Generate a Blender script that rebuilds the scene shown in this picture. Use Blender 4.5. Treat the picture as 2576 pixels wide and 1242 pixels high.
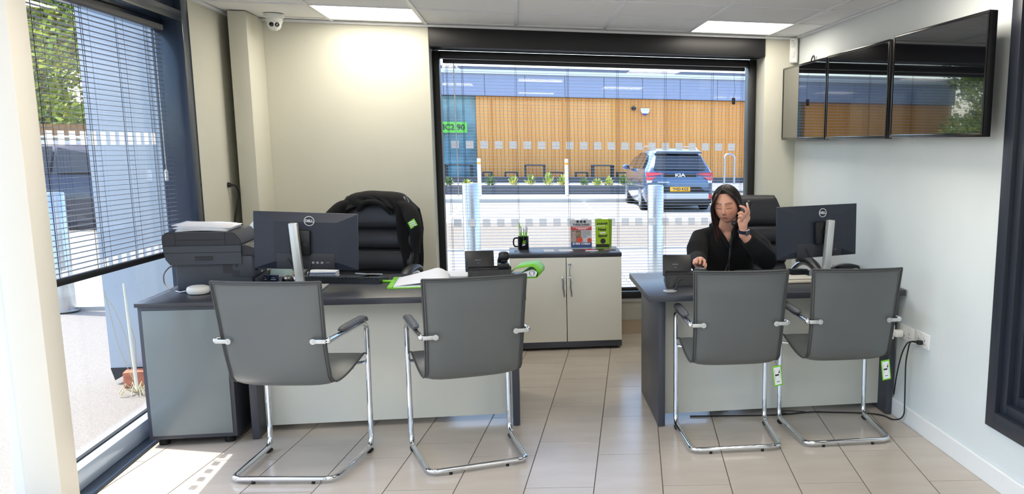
import bpy, bmesh, math, random
from mathutils import Vector, Matrix, Euler
random.seed(7)
D2R=math.radians
for o in list(bpy.data.objects): bpy.data.objects.remove(o)
SC=bpy.context.scene; COL=SC.collection

# ---------------------------------------------------------------- camera
FPX,CX,CY=2190.,1755.,722.
pitch,roll,yaw=D2R(9.37),D2R(.6),D2R(11.57)
_f=Vector((math.sin(yaw),math.cos(yaw),0)); _r=Vector((math.cos(yaw),-math.sin(yaw),0)); _u=Vector((0,0,1))
_f2=_f*math.cos(pitch)-_u*math.sin(pitch); _u2=_u*math.cos(pitch)+_f*math.sin(pitch)
_R=_r*math.cos(roll)+_u2*math.sin(roll); _U=-_r*math.sin(roll)+_u2*math.cos(roll)
cam=bpy.data.cameras.new('camera'); co=bpy.data.objects.new('camera',cam); COL.objects.link(co)
m=Matrix((( _R.x,_U.x,-_f2.x,0),(_R.y,_U.y,-_f2.y,0),(_R.z,_U.z,-_f2.z,1.5),(0,0,0,1)))
co.matrix_world=m
cam.sensor_width=36; cam.lens=FPX/2576*36; cam.shift_x=(1288-CX)/2576; cam.shift_y=(CY-621)/2576
cam.clip_start=.05; cam.clip_end=400
SC.camera=co

# ---------------------------------------------------------------- light
SUN=Vector((.547,-.207,-1)).normalized()
w=bpy.data.worlds.new('world'); SC.world=w; w.use_nodes=True
nt=w.node_tree; nt.nodes.clear()
sky=nt.nodes.new('ShaderNodeTexSky'); sky.sky_type='NISHITA'; sky.sun_disc=False
sky.sun_elevation=math.asin(-SUN.z); sky.sun_rotation=math.atan2(-SUN.x,-SUN.y)
sky.air_density=1.0; sky.dust_density=2.0
bg=nt.nodes.new('ShaderNodeBackground'); bg.inputs[1].default_value=.36
wo=nt.nodes.new('ShaderNodeOutputWorld')
nt.links.new(sky.outputs[0],bg.inputs[0]); nt.links.new(bg.outputs[0],wo.inputs[0])
sl=bpy.data.lights.new('sun','SUN'); sl.energy=4.6; sl.angle=D2R(.6); sl.color=(1,.95,.88)
so=bpy.data.objects.new('sun',sl); COL.objects.link(so); so.rotation_euler=SUN.to_track_quat('-Z','Y').to_euler(); so.location=(-8,6,12)
PANEL_EMIT=7.2
SC.view_settings.view_transform='Standard'; SC.view_settings.look='None'
SC.view_settings.exposure=0.95; SC.view_settings.gamma=1.0; SC.view_settings.use_curve_mapping=False

# ---------------------------------------------------------------- materials
MATS={}
def srgb(r,g,b):
    f=lambda c:(c/255/12.92) if c/255<=.04045 else ((c/255+.055)/1.055)**2.4
    return (f(r),f(g),f(b),1)
def mat(name,rgb,rough=.6,metal=0,bump=0,bscale=60,var=0,vscale=8,coat=0,spec=.5,vary=None,emit=None,estr=0,objrand=0,detail=4,stretch=None):
    if name in MATS: return MATS[name]
    M=bpy.data.materials.new(name); M.use_nodes=True; MATS[name]=M
    n=M.node_tree; b=n.nodes['Principled BSDF']; c=srgb(*rgb)
    b.inputs['Base Color'].default_value=c; b.inputs['Roughness'].default_value=rough; b.inputs['Metallic'].default_value=metal
    b.inputs['Specular IOR Level'].default_value=spec
    b.inputs['Coat Weight'].default_value=coat; b.inputs['Coat Roughness'].default_value=.05
    tc=n.nodes.new('ShaderNodeTexCoord'); src=tc.outputs['Object']
    if stretch:
        mp=n.nodes.new('ShaderNodeMapping'); mp.inputs['Scale'].default_value=stretch; n.links.new(src,mp.inputs[0]); src=mp.outputs[0]
    if var or objrand:
        no=n.nodes.new('ShaderNodeTexNoise'); no.inputs['Scale'].default_value=vscale; no.inputs['Detail'].default_value=detail
        n.links.new(src,no.inputs['Vector'])
        mx=n.nodes.new('ShaderNodeMix'); mx.data_type='RGBA'
        c2=srgb(*vary) if vary else tuple([min(1,x*(1+var*2)) for x in c[:3]]+[1])
        c1=c if vary else tuple([x*(1-var) for x in c[:3]]+[1])
        mx.inputs[6].default_value=c1; mx.inputs[7].default_value=c2
        rp=n.nodes.new('ShaderNodeMapRange'); rp.inputs[1].default_value=.35; rp.inputs[2].default_value=.65
        n.links.new(no.outputs[0],rp.inputs[0]); fac=rp.outputs[0]
        if objrand:
            oi=n.nodes.new('ShaderNodeObjectInfo'); ad=n.nodes.new('ShaderNodeMath'); ad.operation='MULTIPLY_ADD'; ad.inputs[1].default_value=objrand
            n.links.new(oi.outputs['Random'],ad.inputs[0])
            m2=n.nodes.new('ShaderNodeMath'); m2.operation='MULTIPLY'; m2.inputs[1].default_value=1-objrand
            n.links.new(fac,m2.inputs[0]); n.links.new(m2.outputs[0],ad.inputs[2]); fac=ad.outputs[0]
        n.links.new(fac,mx.inputs[0]); n.links.new(mx.outputs[2],b.inputs['Base Color'])
    if bump:
        nb=n.nodes.new('ShaderNodeTexNoise'); nb.inputs['Scale'].default_value=bscale; nb.inputs['Detail'].default_value=5
        n.links.new(tc.outputs['Object'],nb.inputs['Vector'])
        bp=n.nodes.new('ShaderNodeBump'); bp.inputs['Strength'].default_value=bump; bp.inputs['Distance'].default_value=.002
        n.links.new(nb.outputs[0],bp.inputs['Height']); n.links.new(bp.outputs[0],b.inputs['Normal'])
    if emit: b.inputs['Emission Color'].default_value=srgb(*emit); b.inputs['Emission Strength'].default_value=estr
    return M
def glassmat(name,tint=(.95,.98,1,1),ior=1.45,rough=0.0,minr=0.0):
    M=bpy.data.materials.new(name); M.use_nodes=True; MATS[name]=M; n=M.node_tree; n.nodes.clear()
    o=n.nodes.new('ShaderNodeOutputMaterial'); t=n.nodes.new('ShaderNodeBsdfTransparent'); t.inputs[0].default_value=tint
    g=n.nodes.new('ShaderNodeBsdfGlossy'); g.inputs['Roughness'].default_value=rough
    ge=n.nodes.new('ShaderNodeNewGeometry'); dp=n.nodes.new('ShaderNodeVectorMath'); dp.operation='DOT_PRODUCT'
    n.links.new(ge.outputs['Normal'],dp.inputs[0]); n.links.new(ge.outputs['Incoming'],dp.inputs[1])
    def mth(op,a,b=None,c=None):
        q=n.nodes.new('ShaderNodeMath'); q.operation=op
        for i_,v_ in enumerate((a,b,c)):
            if v_ is None: continue
            if hasattr(v_,'links'): n.links.new(v_,q.inputs[i_])
            else: q.inputs[i_].default_value=v_
        return q
    ab=mth('ABSOLUTE',dp.outputs['Value']); om=mth('SUBTRACT',1,ab.outputs[0]); pw=mth('POWER',om.outputs[0],5); f=mth('MULTIPLY_ADD',pw.outputs[0],.8,.035)
    mx=n.nodes.new('ShaderNodeMixShader'); n.links.new(f.outputs[0],mx.inputs[0]); n.links.new(t.outputs[0],mx.inputs[1]); n.links.new(g.outputs[0],mx.inputs[2]); n.links.new(mx.outputs[0],o.inputs[0])
    return M
GLASS=glassmat('window glass')
def frostmat():
    M=bpy.data.materials.new('frosted film'); M.use_nodes=True; n=M.node_tree; n.nodes.clear()
    o=n.nodes.new('ShaderNodeOutputMaterial'); t=n.nodes.new('ShaderNodeBsdfTransparent'); d=n.nodes.new('ShaderNodeBsdfDiffuse'); d.inputs[0].default_value=srgb(236,233,228)
    tl=n.nodes.new('ShaderNodeBsdfTranslucent'); tl.inputs[0].default_value=srgb(236,233,228); a=n.nodes.new('ShaderNodeMixShader'); a.inputs[0].default_value=.5
    mx=n.nodes.new('ShaderNodeMixShader'); mx.inputs[0].default_value=.75
    n.links.new(d.outputs[0],a.inputs[1]); n.links.new(tl.outputs[0],a.inputs[2]); n.links.new(t.outputs[0],mx.inputs[1]); n.links.new(a.outputs[0],mx.inputs[2]); n.links.new(mx.outputs[0],o.inputs[0])
    return M
FROST=frostmat()
WALL=mat('wall paint warm light tint',(205,204,190),.7,bump=.08,bscale=180,var=.015,vscale=2)  # same paint as the right wall, warm light tinted into the colour
WALLR=mat('wall paint cool light tint',(217,223,223),.7,bump=.08,bscale=180,var=.015,vscale=2)  # same wall paint with the cool light put into its colour
WHITE=mat('white gloss paint',(235,236,234),.35)
TILEM=mat('porcelain tile',(184,174,162),.2,var=.1,vscale=3,vary=(194,185,174),objrand=.45,detail=8,stretch=(1,3.2,1),bump=.03,bscale=400)
GROUT=mat('dark grout',(98,90,82),.9)
SKIRT=mat('beige skirting tile',(190,172,148),.35)
CEILT=mat('ceiling tile',(250,250,250),.9,bump=.15,bscale=350)
TBAR=mat('ceiling bar white',(232,234,236),.4)
BLACK=mat('satin black trim',(17,17,20),.45)
FRAME=mat('anthracite frame',(42,47,58),.38,bump=.03,bscale=500)
FRAMEL=mat('slate aluminium frame',(48,60,78),.16)
SLAT=mat('grey aluminium slat',(112,116,124),.4,metal=.4)
CORD=mat('dark blind cord',(30,34,46),.8)
ANTH=mat('anthracite laminate',(62,64,72),.42,bump=.05,bscale=300)
ANTHT=mat('anthracite laminate top',(58,60,68),.32,bump=.05,bscale=300)
GREYC=mat('grey cabinet panel',(116,124,126),.22,bump=.02,bscale=300)
CREAM=mat('off white laminate',(222,221,210),.5)
CHROME=mat('chrome',(225,228,232),.08,metal=1)
STEEL=mat('brushed steel',(190,192,196),.28,metal=1)
LEATH=mat('grey faux leather',(98,102,102),.33,bump=.25,bscale=420,spec=.5)
LEATHS=mat('grey leather seam',(66,68,70),.5)
PADM=mat('grey arm pad',(72,74,80),.5)
BLEATH=mat('black leather',(40,41,46),.42,bump=.25,bscale=300)
BPLAST=mat('black plastic',(20,21,25),.4)
DPLAST=mat('dark grey plastic',(62,67,78),.5,bump=.06,bscale=600)
DPLAST2=mat('charcoal plastic',(44,46,54),.5,bump=.06,bscale=600)
MONB=mat('monitor shell',(40,46,60),.45,bump=.06,bscale=700)
PAPER=mat('white paper',(238,239,244),.8)
LIME=mat('lime green card',(120,205,40),.45)
BCLOTH=mat('black jersey',(9,9,11),.95,bump=.5,bscale=500)
RUBBER=mat('black rubber',(14,14,15),.7)
SILVER=mat('silver paint',(206,208,206),.35,metal=.6)

# ---------------------------------------------------------------- mesh helpers
class MB:
    def __init__(s): s.bm=bmesh.new(); s.mi=0
    def _new(s,vs,M):
        if M is not None:
            for v in vs: v.co=M@v.co
    def box(s,x0,x1,y0,y1,z0,z1,bev=0,seg=2,M=None):
        r=bmesh.ops.create_cube(s.bm,size=1); vs=r['verts']
        for v in vs: v.co=Vector(((x0+x1)/2+v.co.x*(x1-x0),(y0+y1)/2+v.co.y*(y1-y0),(z0+z1)/2+v.co.z*(z1-z0)))
        fs=list({f for v in vs for f in v.link_faces})
        for f in fs: f.material_index=s.mi
        if bev>0:
            es=list({e for f in fs for e in f.edges})
            bev=min(bev,.49*min(x1-x0,y1-y0,z1-z0))
            r=bmesh.ops.bevel(s.bm,geom=es,offset=bev,segments=seg,profile=.5,affect='EDGES',clamp_overlap=True)
            vs=list({v for f in r['faces'] for v in f.verts}|{v for v in vs if v.is_valid})
            for f in r['faces']: f.material_index=s.mi
        s._new([v for v in vs if v.is_valid],M); return s
    def poly(s,pts,d,M=None,both=True):
        """extrude polygon pts (list of 3-vectors) by vector d"""
        d=Vector(d); a=[s.bm.verts.new(Vector(p)) for p in pts]; b=[s.bm.verts.new(Vector(p)+d) for p in pts]
        n=len(a); fs=[s.bm.faces.new(a[::-1]),s.bm.faces.new(b)]
        for i in range(n): fs.append(s.bm.faces.new((a[i],a[(i+1)%n],b[(i+1)%n],b[i])))
        for f in fs: f.material_index=s.mi
        s._new(a+b,M); return s
    def face(s,pts,M=None):
        a=[s.bm.verts.new(Vector(p)) for p in pts]; f=s.bm.faces.new(a); f.material_index=s.mi; s._new(a,M); return s
    def grid(s,rows,close_u=False,close_v=False,M=None,caps=False):
        V=[[s.bm.verts.new(Vector(p)) for p in r] for r in rows]
        nr,nc=len(V),len(V[0])
        for i in range(nr if close_u else nr-1):
            for j in range(nc if close_v else nc-1):
                a,b,c,d=V[i][j],V[i][(j+1)%nc],V[(i+1)%nr][(j+1)%nc],V[(i+1)%nr][j]
                try: f=s.bm.faces.new((a,b,c,d)); f.material_index=s.mi
                except ValueError: pass
        if caps:
            for r,rev in ((V[0],1),(V[-1],0)):
                try: f=s.bm.faces.new(r[::-1] if rev else r); f.material_index=s.mi
                except ValueError: pass
        s._new([v for r in V for v in r],M); return s
    def tube(s,pts,r,n=10,M=None,closed=False,flat=1.0,caps=True):
        P=[Vector(p) for p in pts]; rr=r if isinstance(r,(list,tuple)) else [r]*len(P)
        rows=[]; up=None
        for i,p in enumerate(P):
            if closed: t=(P[(i+1)%len(P)]-P[i-1])
            else: t=P[min(i+1,len(P)-1)]-P[max(i-1,0)]
            t.normalize()
            if up is None:
                up=Vector((0,0,1)) if abs(t.z)<.9 else Vector((0,1,0))
            a=up-t*up.dot(t); 
            if a.length<1e-5: a=t.orthogonal()
            a.normalize(); b=t.cross(a); up=a
            rows.append([p+(a*math.cos(2*math.pi*k/n)*flat+b*math.sin(2*math.pi*k/n))*rr[i] for k in range(n)])
        s.grid(rows,close_u=closed,close_v=True,M=M,caps=(caps and not closed)); return s
    def lathe(s,prof,n=20,M=None):
        rows=[[Vector((r*math.cos(2*math.pi*k/n),r*math.sin(2*math.pi*k/n),z)) for k in range(n)] for r,z in prof]
        s.grid(rows,close_v=True,M=M,caps=True); return s
    def ball(s,c,r,M=None,sub=2,sc=(1,1,1)):
        q=bmesh.ops.create_icosphere(s.bm,subdivisions=sub,radius=r); vs=q['verts']
        for v in vs: v.co=Vector((v.co.x*sc[0]+c[0],v.co.y*sc[1]+c[1],v.co.z*sc[2]+c[2]))
        for v in vs:
            for f in v.link_faces: f.material_index=s.mi
        s._new(vs,M); return s
    def me(s,name,mats,smooth=True,ang=35):
        bmesh.ops.recalc_face_normals(s.bm,faces=s.bm.faces)
        me=bpy.data.meshes.new(name)
        if smooth:
            for f in s.bm.faces: f.smooth=True
            for e in s.bm.edges:
                if len(e.link_faces)==2 and e.calc_face_angle(0)>D2R(ang): e.smooth=False
        s.bm.to_mesh(me); s.bm.free()
        for m_ in (mats if isinstance(mats,(list,tuple)) else [mats]): me.materials.append(m_)
        return me
def link(name,me,parent=None,loc=None,rot=None):
    o=bpy.data.objects.new(name,me); COL.objects.link(o)
    if parent: o.parent=parent
    if loc: o.location=loc
    if rot: o.rotation_euler=rot
    return o
def obj(name,mb,mats,parent=None,smooth=True,loc=None,rot=None,ang=35): return link(name,mb.me(name,mats,smooth,ang),parent,loc,rot)
def struct(name,mb,mats,smooth=False,label=None):
    o=obj(name,mb,mats,None,smooth); o['kind']='structure'
    if label:o['label']=label
    return o
def tag(o,label,cat,group=None):
    o['label']=label; o['category']=cat
    if group:o['group']=group
    return o
def thing(name,label,cat,loc=(0,0,0),rz=0,group=None,rot=None):
    o=bpy.data.objects.new(name,None); COL.objects.link(o); o.empty_display_size=.05
    o.location=loc; o.rotation_euler=rot if rot else (0,0,rz); return tag(o,label,cat,group)
def dup(root,loc,rz,label,group=None):
    def rec(o,p):
        c=o.copy(); COL.objects.link(c); c.parent=p
        for ch in list(o.children): rec(ch,c)
        return c
    r=rec(root,None); r.location=loc; r.rotation_euler=(0,0,rz); r['label']=label
    if group:r['group']=group
    return r
def T(x=0,y=0,z=0): return Matrix.Translation((x,y,z))
def RX(a): return Matrix.Rotation(a,4,'X')
def RY(a): return Matrix.Rotation(a,4,'Y')
def RZ(a): return Matrix.Rotation(a,4,'Z')
def text(s,size,M,m_,parent,name='lettering',ext=.0006,bold=0,align='CENTER',sx=1,shear=0):
    """flat lettering; local text plane XY, readable from +Z"""
    cu=bpy.data.curves.new('t','FONT'); cu.body=s; cu.size=size; cu.align_x=align; cu.align_y='CENTER'; cu.extrude=ext; cu.offset=bold; cu.shear=shear
    cu.resolution_u=3
    t=bpy.data.objects.new('t',cu); COL.objects.link(t)
    dg=bpy.context.evaluated_depsgraph_get(); me=bpy.data.meshes.new_from_object(t.evaluated_get(dg))
    bpy.data.objects.remove(t); me.transform(M@Matrix.Diagonal((sx,1,1,1))); me.materials.clear(); me.materials.append(m_)
    me.name=name
    return link(name,me,parent)
FACE_MY=RX(D2R(90))          # text readable by someone at -Y
def disc(mb,c,r,th,n=24,M=None):
    mb.lathe([(0.0001,0),(r,0),(r,th),(0.0001,th)],n=n,M=(M if M else Matrix())@T(*c)); return mb
def arcpts(pts,rad,n=5):
    """round the corners of a polyline"""
    P=[Vector(p) for p in pts]; out=[P[0]]
    for i in range(1,len(P)-1):
        a,b,c=P[i-1],P[i],P[i+1]; r_=rad if not isinstance(rad,(list,tuple)) else rad[i-1]
        d1=(a-b).normalized(); d2=(c-b).normalized(); r_=min(r_,(a-b).length*.49,(c-b).length*.49)
        p1=b+d1*r_; p2=b+d2*r_
        for k in range(n+1):
            t=k/n; out.append(p1*(1-t)**2+b*2*t*(1-t)+p2*t*t)
    out.append(P[-1]); return out

# ================================================================ ROOM
XL,XR,YB,ZC,YF=-1.80,2.05,6.40,2.28,-3.0
# ---- floor with individual tiles
TA=D2R(7.42); e1=Vector((math.cos(TA),-math.sin(TA))); e2=Vector((math.sin(TA),math.cos(TA)))
fl=MB(); fl.box(XL-.05,XR+.3,YF-.1,6.78,-.06,-.0025); floor=struct('floor',fl,GROUT)
def clip(poly,ax,val,keep_less):
    out=[]
    for i in range(len(poly)):
        a,b=poly[i],poly[(i+1)%len(poly)]
        ia=(a[ax]<=val) if keep_less else (a[ax]>=val); ib=(b[ax]<=val) if keep_less else (b[ax]>=val)
        if ia: out.append(a)
        if ia!=ib:
            t=(val-a[ax])/(b[ax]-a[ax]); out.append((a[0]+(b[0]-a[0])*t,a[1]+(b[1]-a[1])*t))
    return out
far=MB(); WT,LT,J=.302,.6,.0022
for k in range(-14,14):
    u0=-.182+.302*k; off=.475 if k%2==0 else .07
    for j in range(-8,14):
        v0=off+j*LT
        c=[(u0+J,v0+J),(u0+WT-J,v0+J),(u0+WT-J,v0+LT-J),(u0+J,v0+LT-J)]
        p=[(e1.x*a+e2.x*b,e1.y*a+e2.y*b) for a,b in c]
        for ax,val,kl in ((0,XL+.001,False),(0,XR-.001,True),(1,YF,False),(1,6.745,True)):
            p=clip(p,ax,val,kl)
            if len(p)<3: break
        if len(p)<3: continue
        cy=sum(q[1] for q in p)/len(p)
        # walls stand on the strips beside the window bay
        if cy>6.36:
            p=clip(clip(p,0,-.588,False),0,1.798,True) if p else p
            if len(p)<3: continue
        elif max(q[1] for q in p)>6.4 and (min(q[0] for q in p)<-.59 or max(q[0] for q in p)>1.8): p=clip(p,1,6.399,True)
        area=abs(sum(p[i][0]*p[(i+1)%len(p)][1]-p[(i+1)%len(p)][0]*p[i][1] for i in range(len(p))))/2
        if area<2e-4 or len(p)<3: continue
        if cy>3.0:
            cx_=sum(q[0] for q in p)/len(p)
            mb=MB(); mb.poly([(q[0]-cx_,q[1]-cy,-.003) for q in p],(0,0,.003)); obj('floor_tile',mb,TILEM,floor,False,loc=(cx_,cy,0))
        else: far.poly([(q[0],q[1],-.003) for q in p],(0,0,.003))
o=obj('floor_tiles',far,TILEM,floor,False); o['kind']='stuff'
# ---- walls
OX0,OX1=-.59,1.80
b=MB(); b.box(XL-.25,OX0,YB,YB+.42,-.05,2.75); b.box(OX1,XR+.3,YB,YB+.42,-.05,2.75); b.box(OX0,OX1,6.76,YB+.42,-.05,.27); b.box(OX0,OX1,YB+.02,YB+.42,2.30,2.75)
wb=struct('wall_back',b,WALL)
b=MB(); b.box(OX0,OX1,6.70,6.775,.27,.30,.003); obj('window_ledge',b,WHITE,wb)
b=MB(); b.box(OX0+.001,OX1-.001,6.745,6.759,0,.11); obj('skirting_tile',b,SKIRT,wb,False)
b=MB(); b.box(XL+.07,OX0-.001,6.388,6.3995,0,.10); struct('baseboard_back',b,WHITE)
b=MB(); b.box(XL-.10,XL,5.535,YB,-.05,2.75)
struct('wall_left',b,WALL)
b=MB(); b.box(XR,XR+.3,3.45,YB,-.05,2.75); b.box(XR,XR+.3,YF,3.45,-.05,.262); b.box(XR,XR+.3,YF,3.45,2.26,2.75); b.box(XR,XR+.3,YF,1.2,.262,2.26)
struct('wall_right',b,WALLR)
b=MB(); b.box(XL-.3,XL+.3,YF-.2,YF,-.05,2.75); b.box(XR-.3,XR+.3,YF-.2,YF,-.05,2.75); b.box(XL+.3,XR-.3,YF-.2,YF,2.3,2.75); struct('wall_front',b,WALL)
b=MB(); b.box(XL+.3,XR-.3,YF-.15,YF-.05,-.02,.06); b.box(XL+.3,XR-.3,YF-.15,YF-.05,2.24,2.3)
for x in (XL+.3,-.5,.8,XR-.36): b.box(x,x+.06,YF-.15,YF-.05,.06,2.24)
w0=struct('window_added_daylight',b,FRAME); b=MB(); b.box(XL+.36,XR-.36,YF-.102,YF-.096,.06,2.24); obj('glass_pane',b,GLASS,w0,False)  # unseen front glazing, added to bring daylight in from behind the camera
b=MB(); b.box(XR-.015,XR-.0005,YF,6.385,0,.095,.003); struct('baseboard_right',b,WHITE)
# column in the back left corner
b=MB(); b.box(-1.742,-1.635,6.03,6.3995,0,ZC-.002,.004); struct('trim_1',b,WALL,True,'square boxed pipe column standing in the back left corner')
# ---- ceiling
b=MB(); b.box(XL-.3,XR+.3,YF-.2,6.9,2.36,2.44); ceil=struct('ceiling',b,CEILT)
xs=[-1.8,-1.2,-.6,0,.6,1.2,1.8]; ys=[6.27-.6*i for i in range(16)]
lights={(1,0),(5,0)}
ALL_L={(1,0),(5,0),(1,4),(5,4),(3,7),(1,9),(5,9),(3,12)}  # all but the first two are unseen panels added to light the room
lights=ALL_L
xe=xs+[XR]
tile_me={}
for i in range(len(xe)-1):
    for j in range(-1,len(ys)-1):
        x0,x1=xe[i],xe[i+1]; y1=6.398 if j<0 else ys[j]; y0=ys[0] if j<0 else ys[j+1]
        if (i,j) in lights: continue
        key=(round(x1-x0,3),round(y1-y0,3))
        if key not in tile_me:
            mb=MB(); hx,hy=(x1-x0)/2-.003,(y1-y0)/2-.003; mb.box(-hx,hx,-hy,hy,0,.012); tile_me[key]=mb.me('ceiling_tile',CEILT,False)
        link('ceiling_tile',tile_me[key],ceil,((x0+x1)/2,(y0+y1)/2,ZC+.004))
bm_=MB(); bm_.box(-.012,.012,-4.6,4.698,0,.006); tb=bm_.me('ceiling_bar',TBAR,False)
for x in xs: 
    if x>-1.79: link('ceiling_bar',tb,ceil,(x,1.7,ZC-.003))
bm_=MB(); bm_.box(XL+.0,XR,-.012,.012,0,.006); tb2=bm_.me('ceiling_crossbar',TBAR,False)
for y in ys: link('ceiling_crossbar',tb2,ceil,(0,y,ZC-.002))
b=MB(); b.box(XL,XR,6.372,6.3985,ZC-.016,ZC); b.box(XL,XL+.024,5.6,6.37,ZC-.016,ZC); b.box(XR-.024,XR,YF,6.37,ZC-.008,ZC+.002); obj('ceiling_edge_trim',b,TBAR,ceil,False)
LP=mat('light diffuser',(255,250,240),.6,emit=(255,246,232),estr=PANEL_EMIT)
lab={(1,0):'square recessed ceiling light panel near the dome camera',(5,0):'square recessed ceiling light panel near the wall sensor'}
pf=MB(); 
for a in ((-.297,.297,-.297,-.282),(-.297,.297,.282,.297),(-.297,-.282,-.282,.282),(.282,.297,-.282,.282)): pf.box(*a,-.001,.008)
pfm=pf.me('light_frame',TBAR,False)
pd=MB(); pd.box(-.282,.282,-.282,.282,.001,.006); pdm=pd.me('diffuser',LP,False)
for (i,j) in sorted(ALL_L):
    x=(xs[i]+xs[i+1])/2 if i+1<len(xs) else 1.925; y=(ys[j]+ys[j+1])/2
    t=thing('ceiling_light',lab.get((i,j),'unseen recessed ceiling light panel added to brighten the room'),'ceiling light',(x,y,ZC+.003),0,'unseen added ceiling light panels' if (i,j) not in lab else None)
    link('frame',pfm,t); link('diffuser',pdm,t)

# ---- back window
def header():
    b=MB(); b.box(OX0+.001,OX1-.001,YB-.015,YB+.235,2.135,ZC-.005,.004); o=struct('trim_2',b,BLACK,True,'black boxed roller housing across the top of the back window')
header()
b=MB(); y0,y1=6.62,6.755
b.box(OX0+.002,OX0+.047,y0,y1,.302,2.134,.003); b.box(OX1-.057,OX1-.002,y0,y1,.302,2.134,.003)
b.box(OX0+.047,OX1-.057,y0+.02,y1,2.085,2.134,.003); b.box(OX0+.047,OX1-.057,y0+.03,y1,.302,.352,.003)
win=struct('window_1',b,BLACK,True)
b=MB(); b.box(OX0+.047,OX1-.057,6.742,6.748,.352,2.085); obj('glass_pane',b,GLASS,win,False)
b=MB(); b.box(-.028,.028,0,.001,-.028,.028); sqm=b.me('frosted_square',FROST,False)
for z in (1.474,.895):
    for k in range(22):
        x=-.46+.105*k
        if x<1.70: link('frosted_square',sqm,win,(x,6.740,z))
def blind(name,label,W,z0,z1,rz,loc,ladders,wand=None,sag=0.0,cordknob=None,tilt=0.0):
    """venetian blind along local +X, hanging; local z absolute"""
    t=thing(name,label,'blind',loc,rz)
    b=MB(); b.box(0,W,-.014,.014,z1,z1+.028,.002); obj('headrail',b,DPLAST2,t)
    b=MB(); b.box(0,W,-.015,.015,-.014,.014,.004); br=obj('bottom_rail',b,BLACK,t,loc=(0,0,z0),rot=(0,tilt,0))
    n=int((z1-z0-.01)/.0234)
    rows=[[(x_, -.0125+.025*k/4, .0016*(1-((k-2)/2)**2)) for x_ in (0,W)] for k in range(5)]
    m2=MB(); m2.grid(rows); sm=m2.me('slat',SLAT,True,60)
    for k in range(n):
        f_=(k+1)/(n+1)
        o=link('slat',sm,t,(0,0,z0+.012+(z1-z0-.02)*f_)); o.rotation_euler=(0,tilt*(1-f_),0)
    for x_ in ladders:
        b=MB(); 
        for yy in (-.0135,.0135): b.tube([(x_,yy,z0-math.tan(tilt)*x_),(x_,yy,z1)],.0006,4)
        b.tube([(x_+.01,-.016,z0-.01-math.tan(tilt)*x_),(x_+.01,-.016,z1)],.0012,5)
        for k in range(n):
            f_=(k+1)/(n+1); z_=z0+.012+(z1-z0-.02)*f_-math.tan(tilt*(1-f_))*x_-.0008
            b.tube([(x_,-.0135,z_),(x_,.0135,z_)],.0005,3,caps=False)
        obj('ladder_cord',b,CORD,t)
    return t
bl=blind('venetian_blind','wide grey slatted blind over the big back window',2.245,.372,2.052,0,(-.522,6.695,0),(.02,.128,.505,.885,1.255,1.62,1.985,2.22))
b=MB(); b.tube([(.075,-.02,2.05),(.080,-.02,1.1)],.0035,8); obj('tilt_wand',b,mat('clear acrylic',(225,230,232),.1),bl)
b=MB(); b.tube([(2.155,-.02,2.05),(2.165,-.02,1.9),(2.155,-.02,1.85)],.0012,5); b.box(2.143,2.168,-.028,-.016,1.80,1.85,.003); obj('pull_cord',b,CORD,bl)

# ---- left window wall
b=MB()
b.box(XL-.16,XL,5.43,5.535,-.02,2.75,.003)                   # right jamb
b.box(XL-.16,XL,3.83,5.43,2.13,2.19,.003); b.box(XL-.16,XL-.03,3.83,5.43,2.19,2.75,.003)  # head
b.box(XL-.16,XL-.10,3.83,5.43,2.08,2.13,.003)
b.box(XL-.16,XL,3.83,5.43,-.02,.012,.003)
wl=struct('window_2',b,[FRAMEL],True)
b=MB(); b.box(XL-.15,XL-.06,3.83,5.43,.012,.105,.004); obj('sill_profile',b,mat('sunlit tint aluminium sill',(186,202,222),.22,metal=.2),wl)  # paler than the frame: sunlight and reflection on the sill put into its colour
b=MB(); b.box(XL-.125,XL-.119,3.83,5.43,.105,2.09); obj('glass_pane',b,GLASS,wl,False)
b=MB(); b.box(XL-.13,XL-.11,3.83,5.43,.103,.112); obj('gasket',b,RUBBER,wl,False)
b=MB(); b.box(0,.001,-.027,.027,-.031,.031); sqm2=b.me('frosted_square',FROST,False)
for z in (1.495,.905):
    for k in range(14): link('frosted_square',sqm2,wl,(XL-.117,3.95+.098*k,z))
# second glazed bay nearer the camera
b=MB(); b.box(XL-.16,XL-.02,-1.6,-1.5,-.02,2.75); b.box(XL-.16,XL-.02,1.1,1.16,.03,2.4); b.box(XL-.16,XL-.02,-1.5,3.689,2.4,2.75); b.box(XL-.16,XL-.02,-1.5,3.689,-.02,.03); b.box(XL-.16,XL-.02,YF,-1.6,-.02,2.75)
w3=struct('window_3',b,FRAMEL,False); b=MB(); b.box(XL-.125,XL-.119,-1.5,3.689,.03,2.4); obj('glass_pane',b,GLASS,w3,False)
b=MB(); b.box(XL-.160,XL+.002,3.69,3.829,-.02,2.75,.004); struct('trim_3',b,mat('column warm white',(236,232,220),.55),True,'broad pale pillar beside the left window')
bl2=blind('venetian_blind','grey slatted blind over the left window, its bottom rail hanging crooked',1.40,.885,2.065,D2R(-90),(-1.855,5.27,0),(.135,.17,.50,.85,.91,1.25,1.32),tilt=D2R(-1.2))
b=MB(); b.tube([(.035,-.022,2.06),(.03,-.022,1.36)],.0012,5); b.tube([(.022,-.024,2.06),(.02,-.024,1.32)],.0012,5)
b.lathe([(.0001,0),(.009,.002),(.009,.05),(.005,.06),(.0001,.06)],12,T(.025,-.023,1.27)); obj('pull_cord',b,WHITE,bl2)

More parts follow.
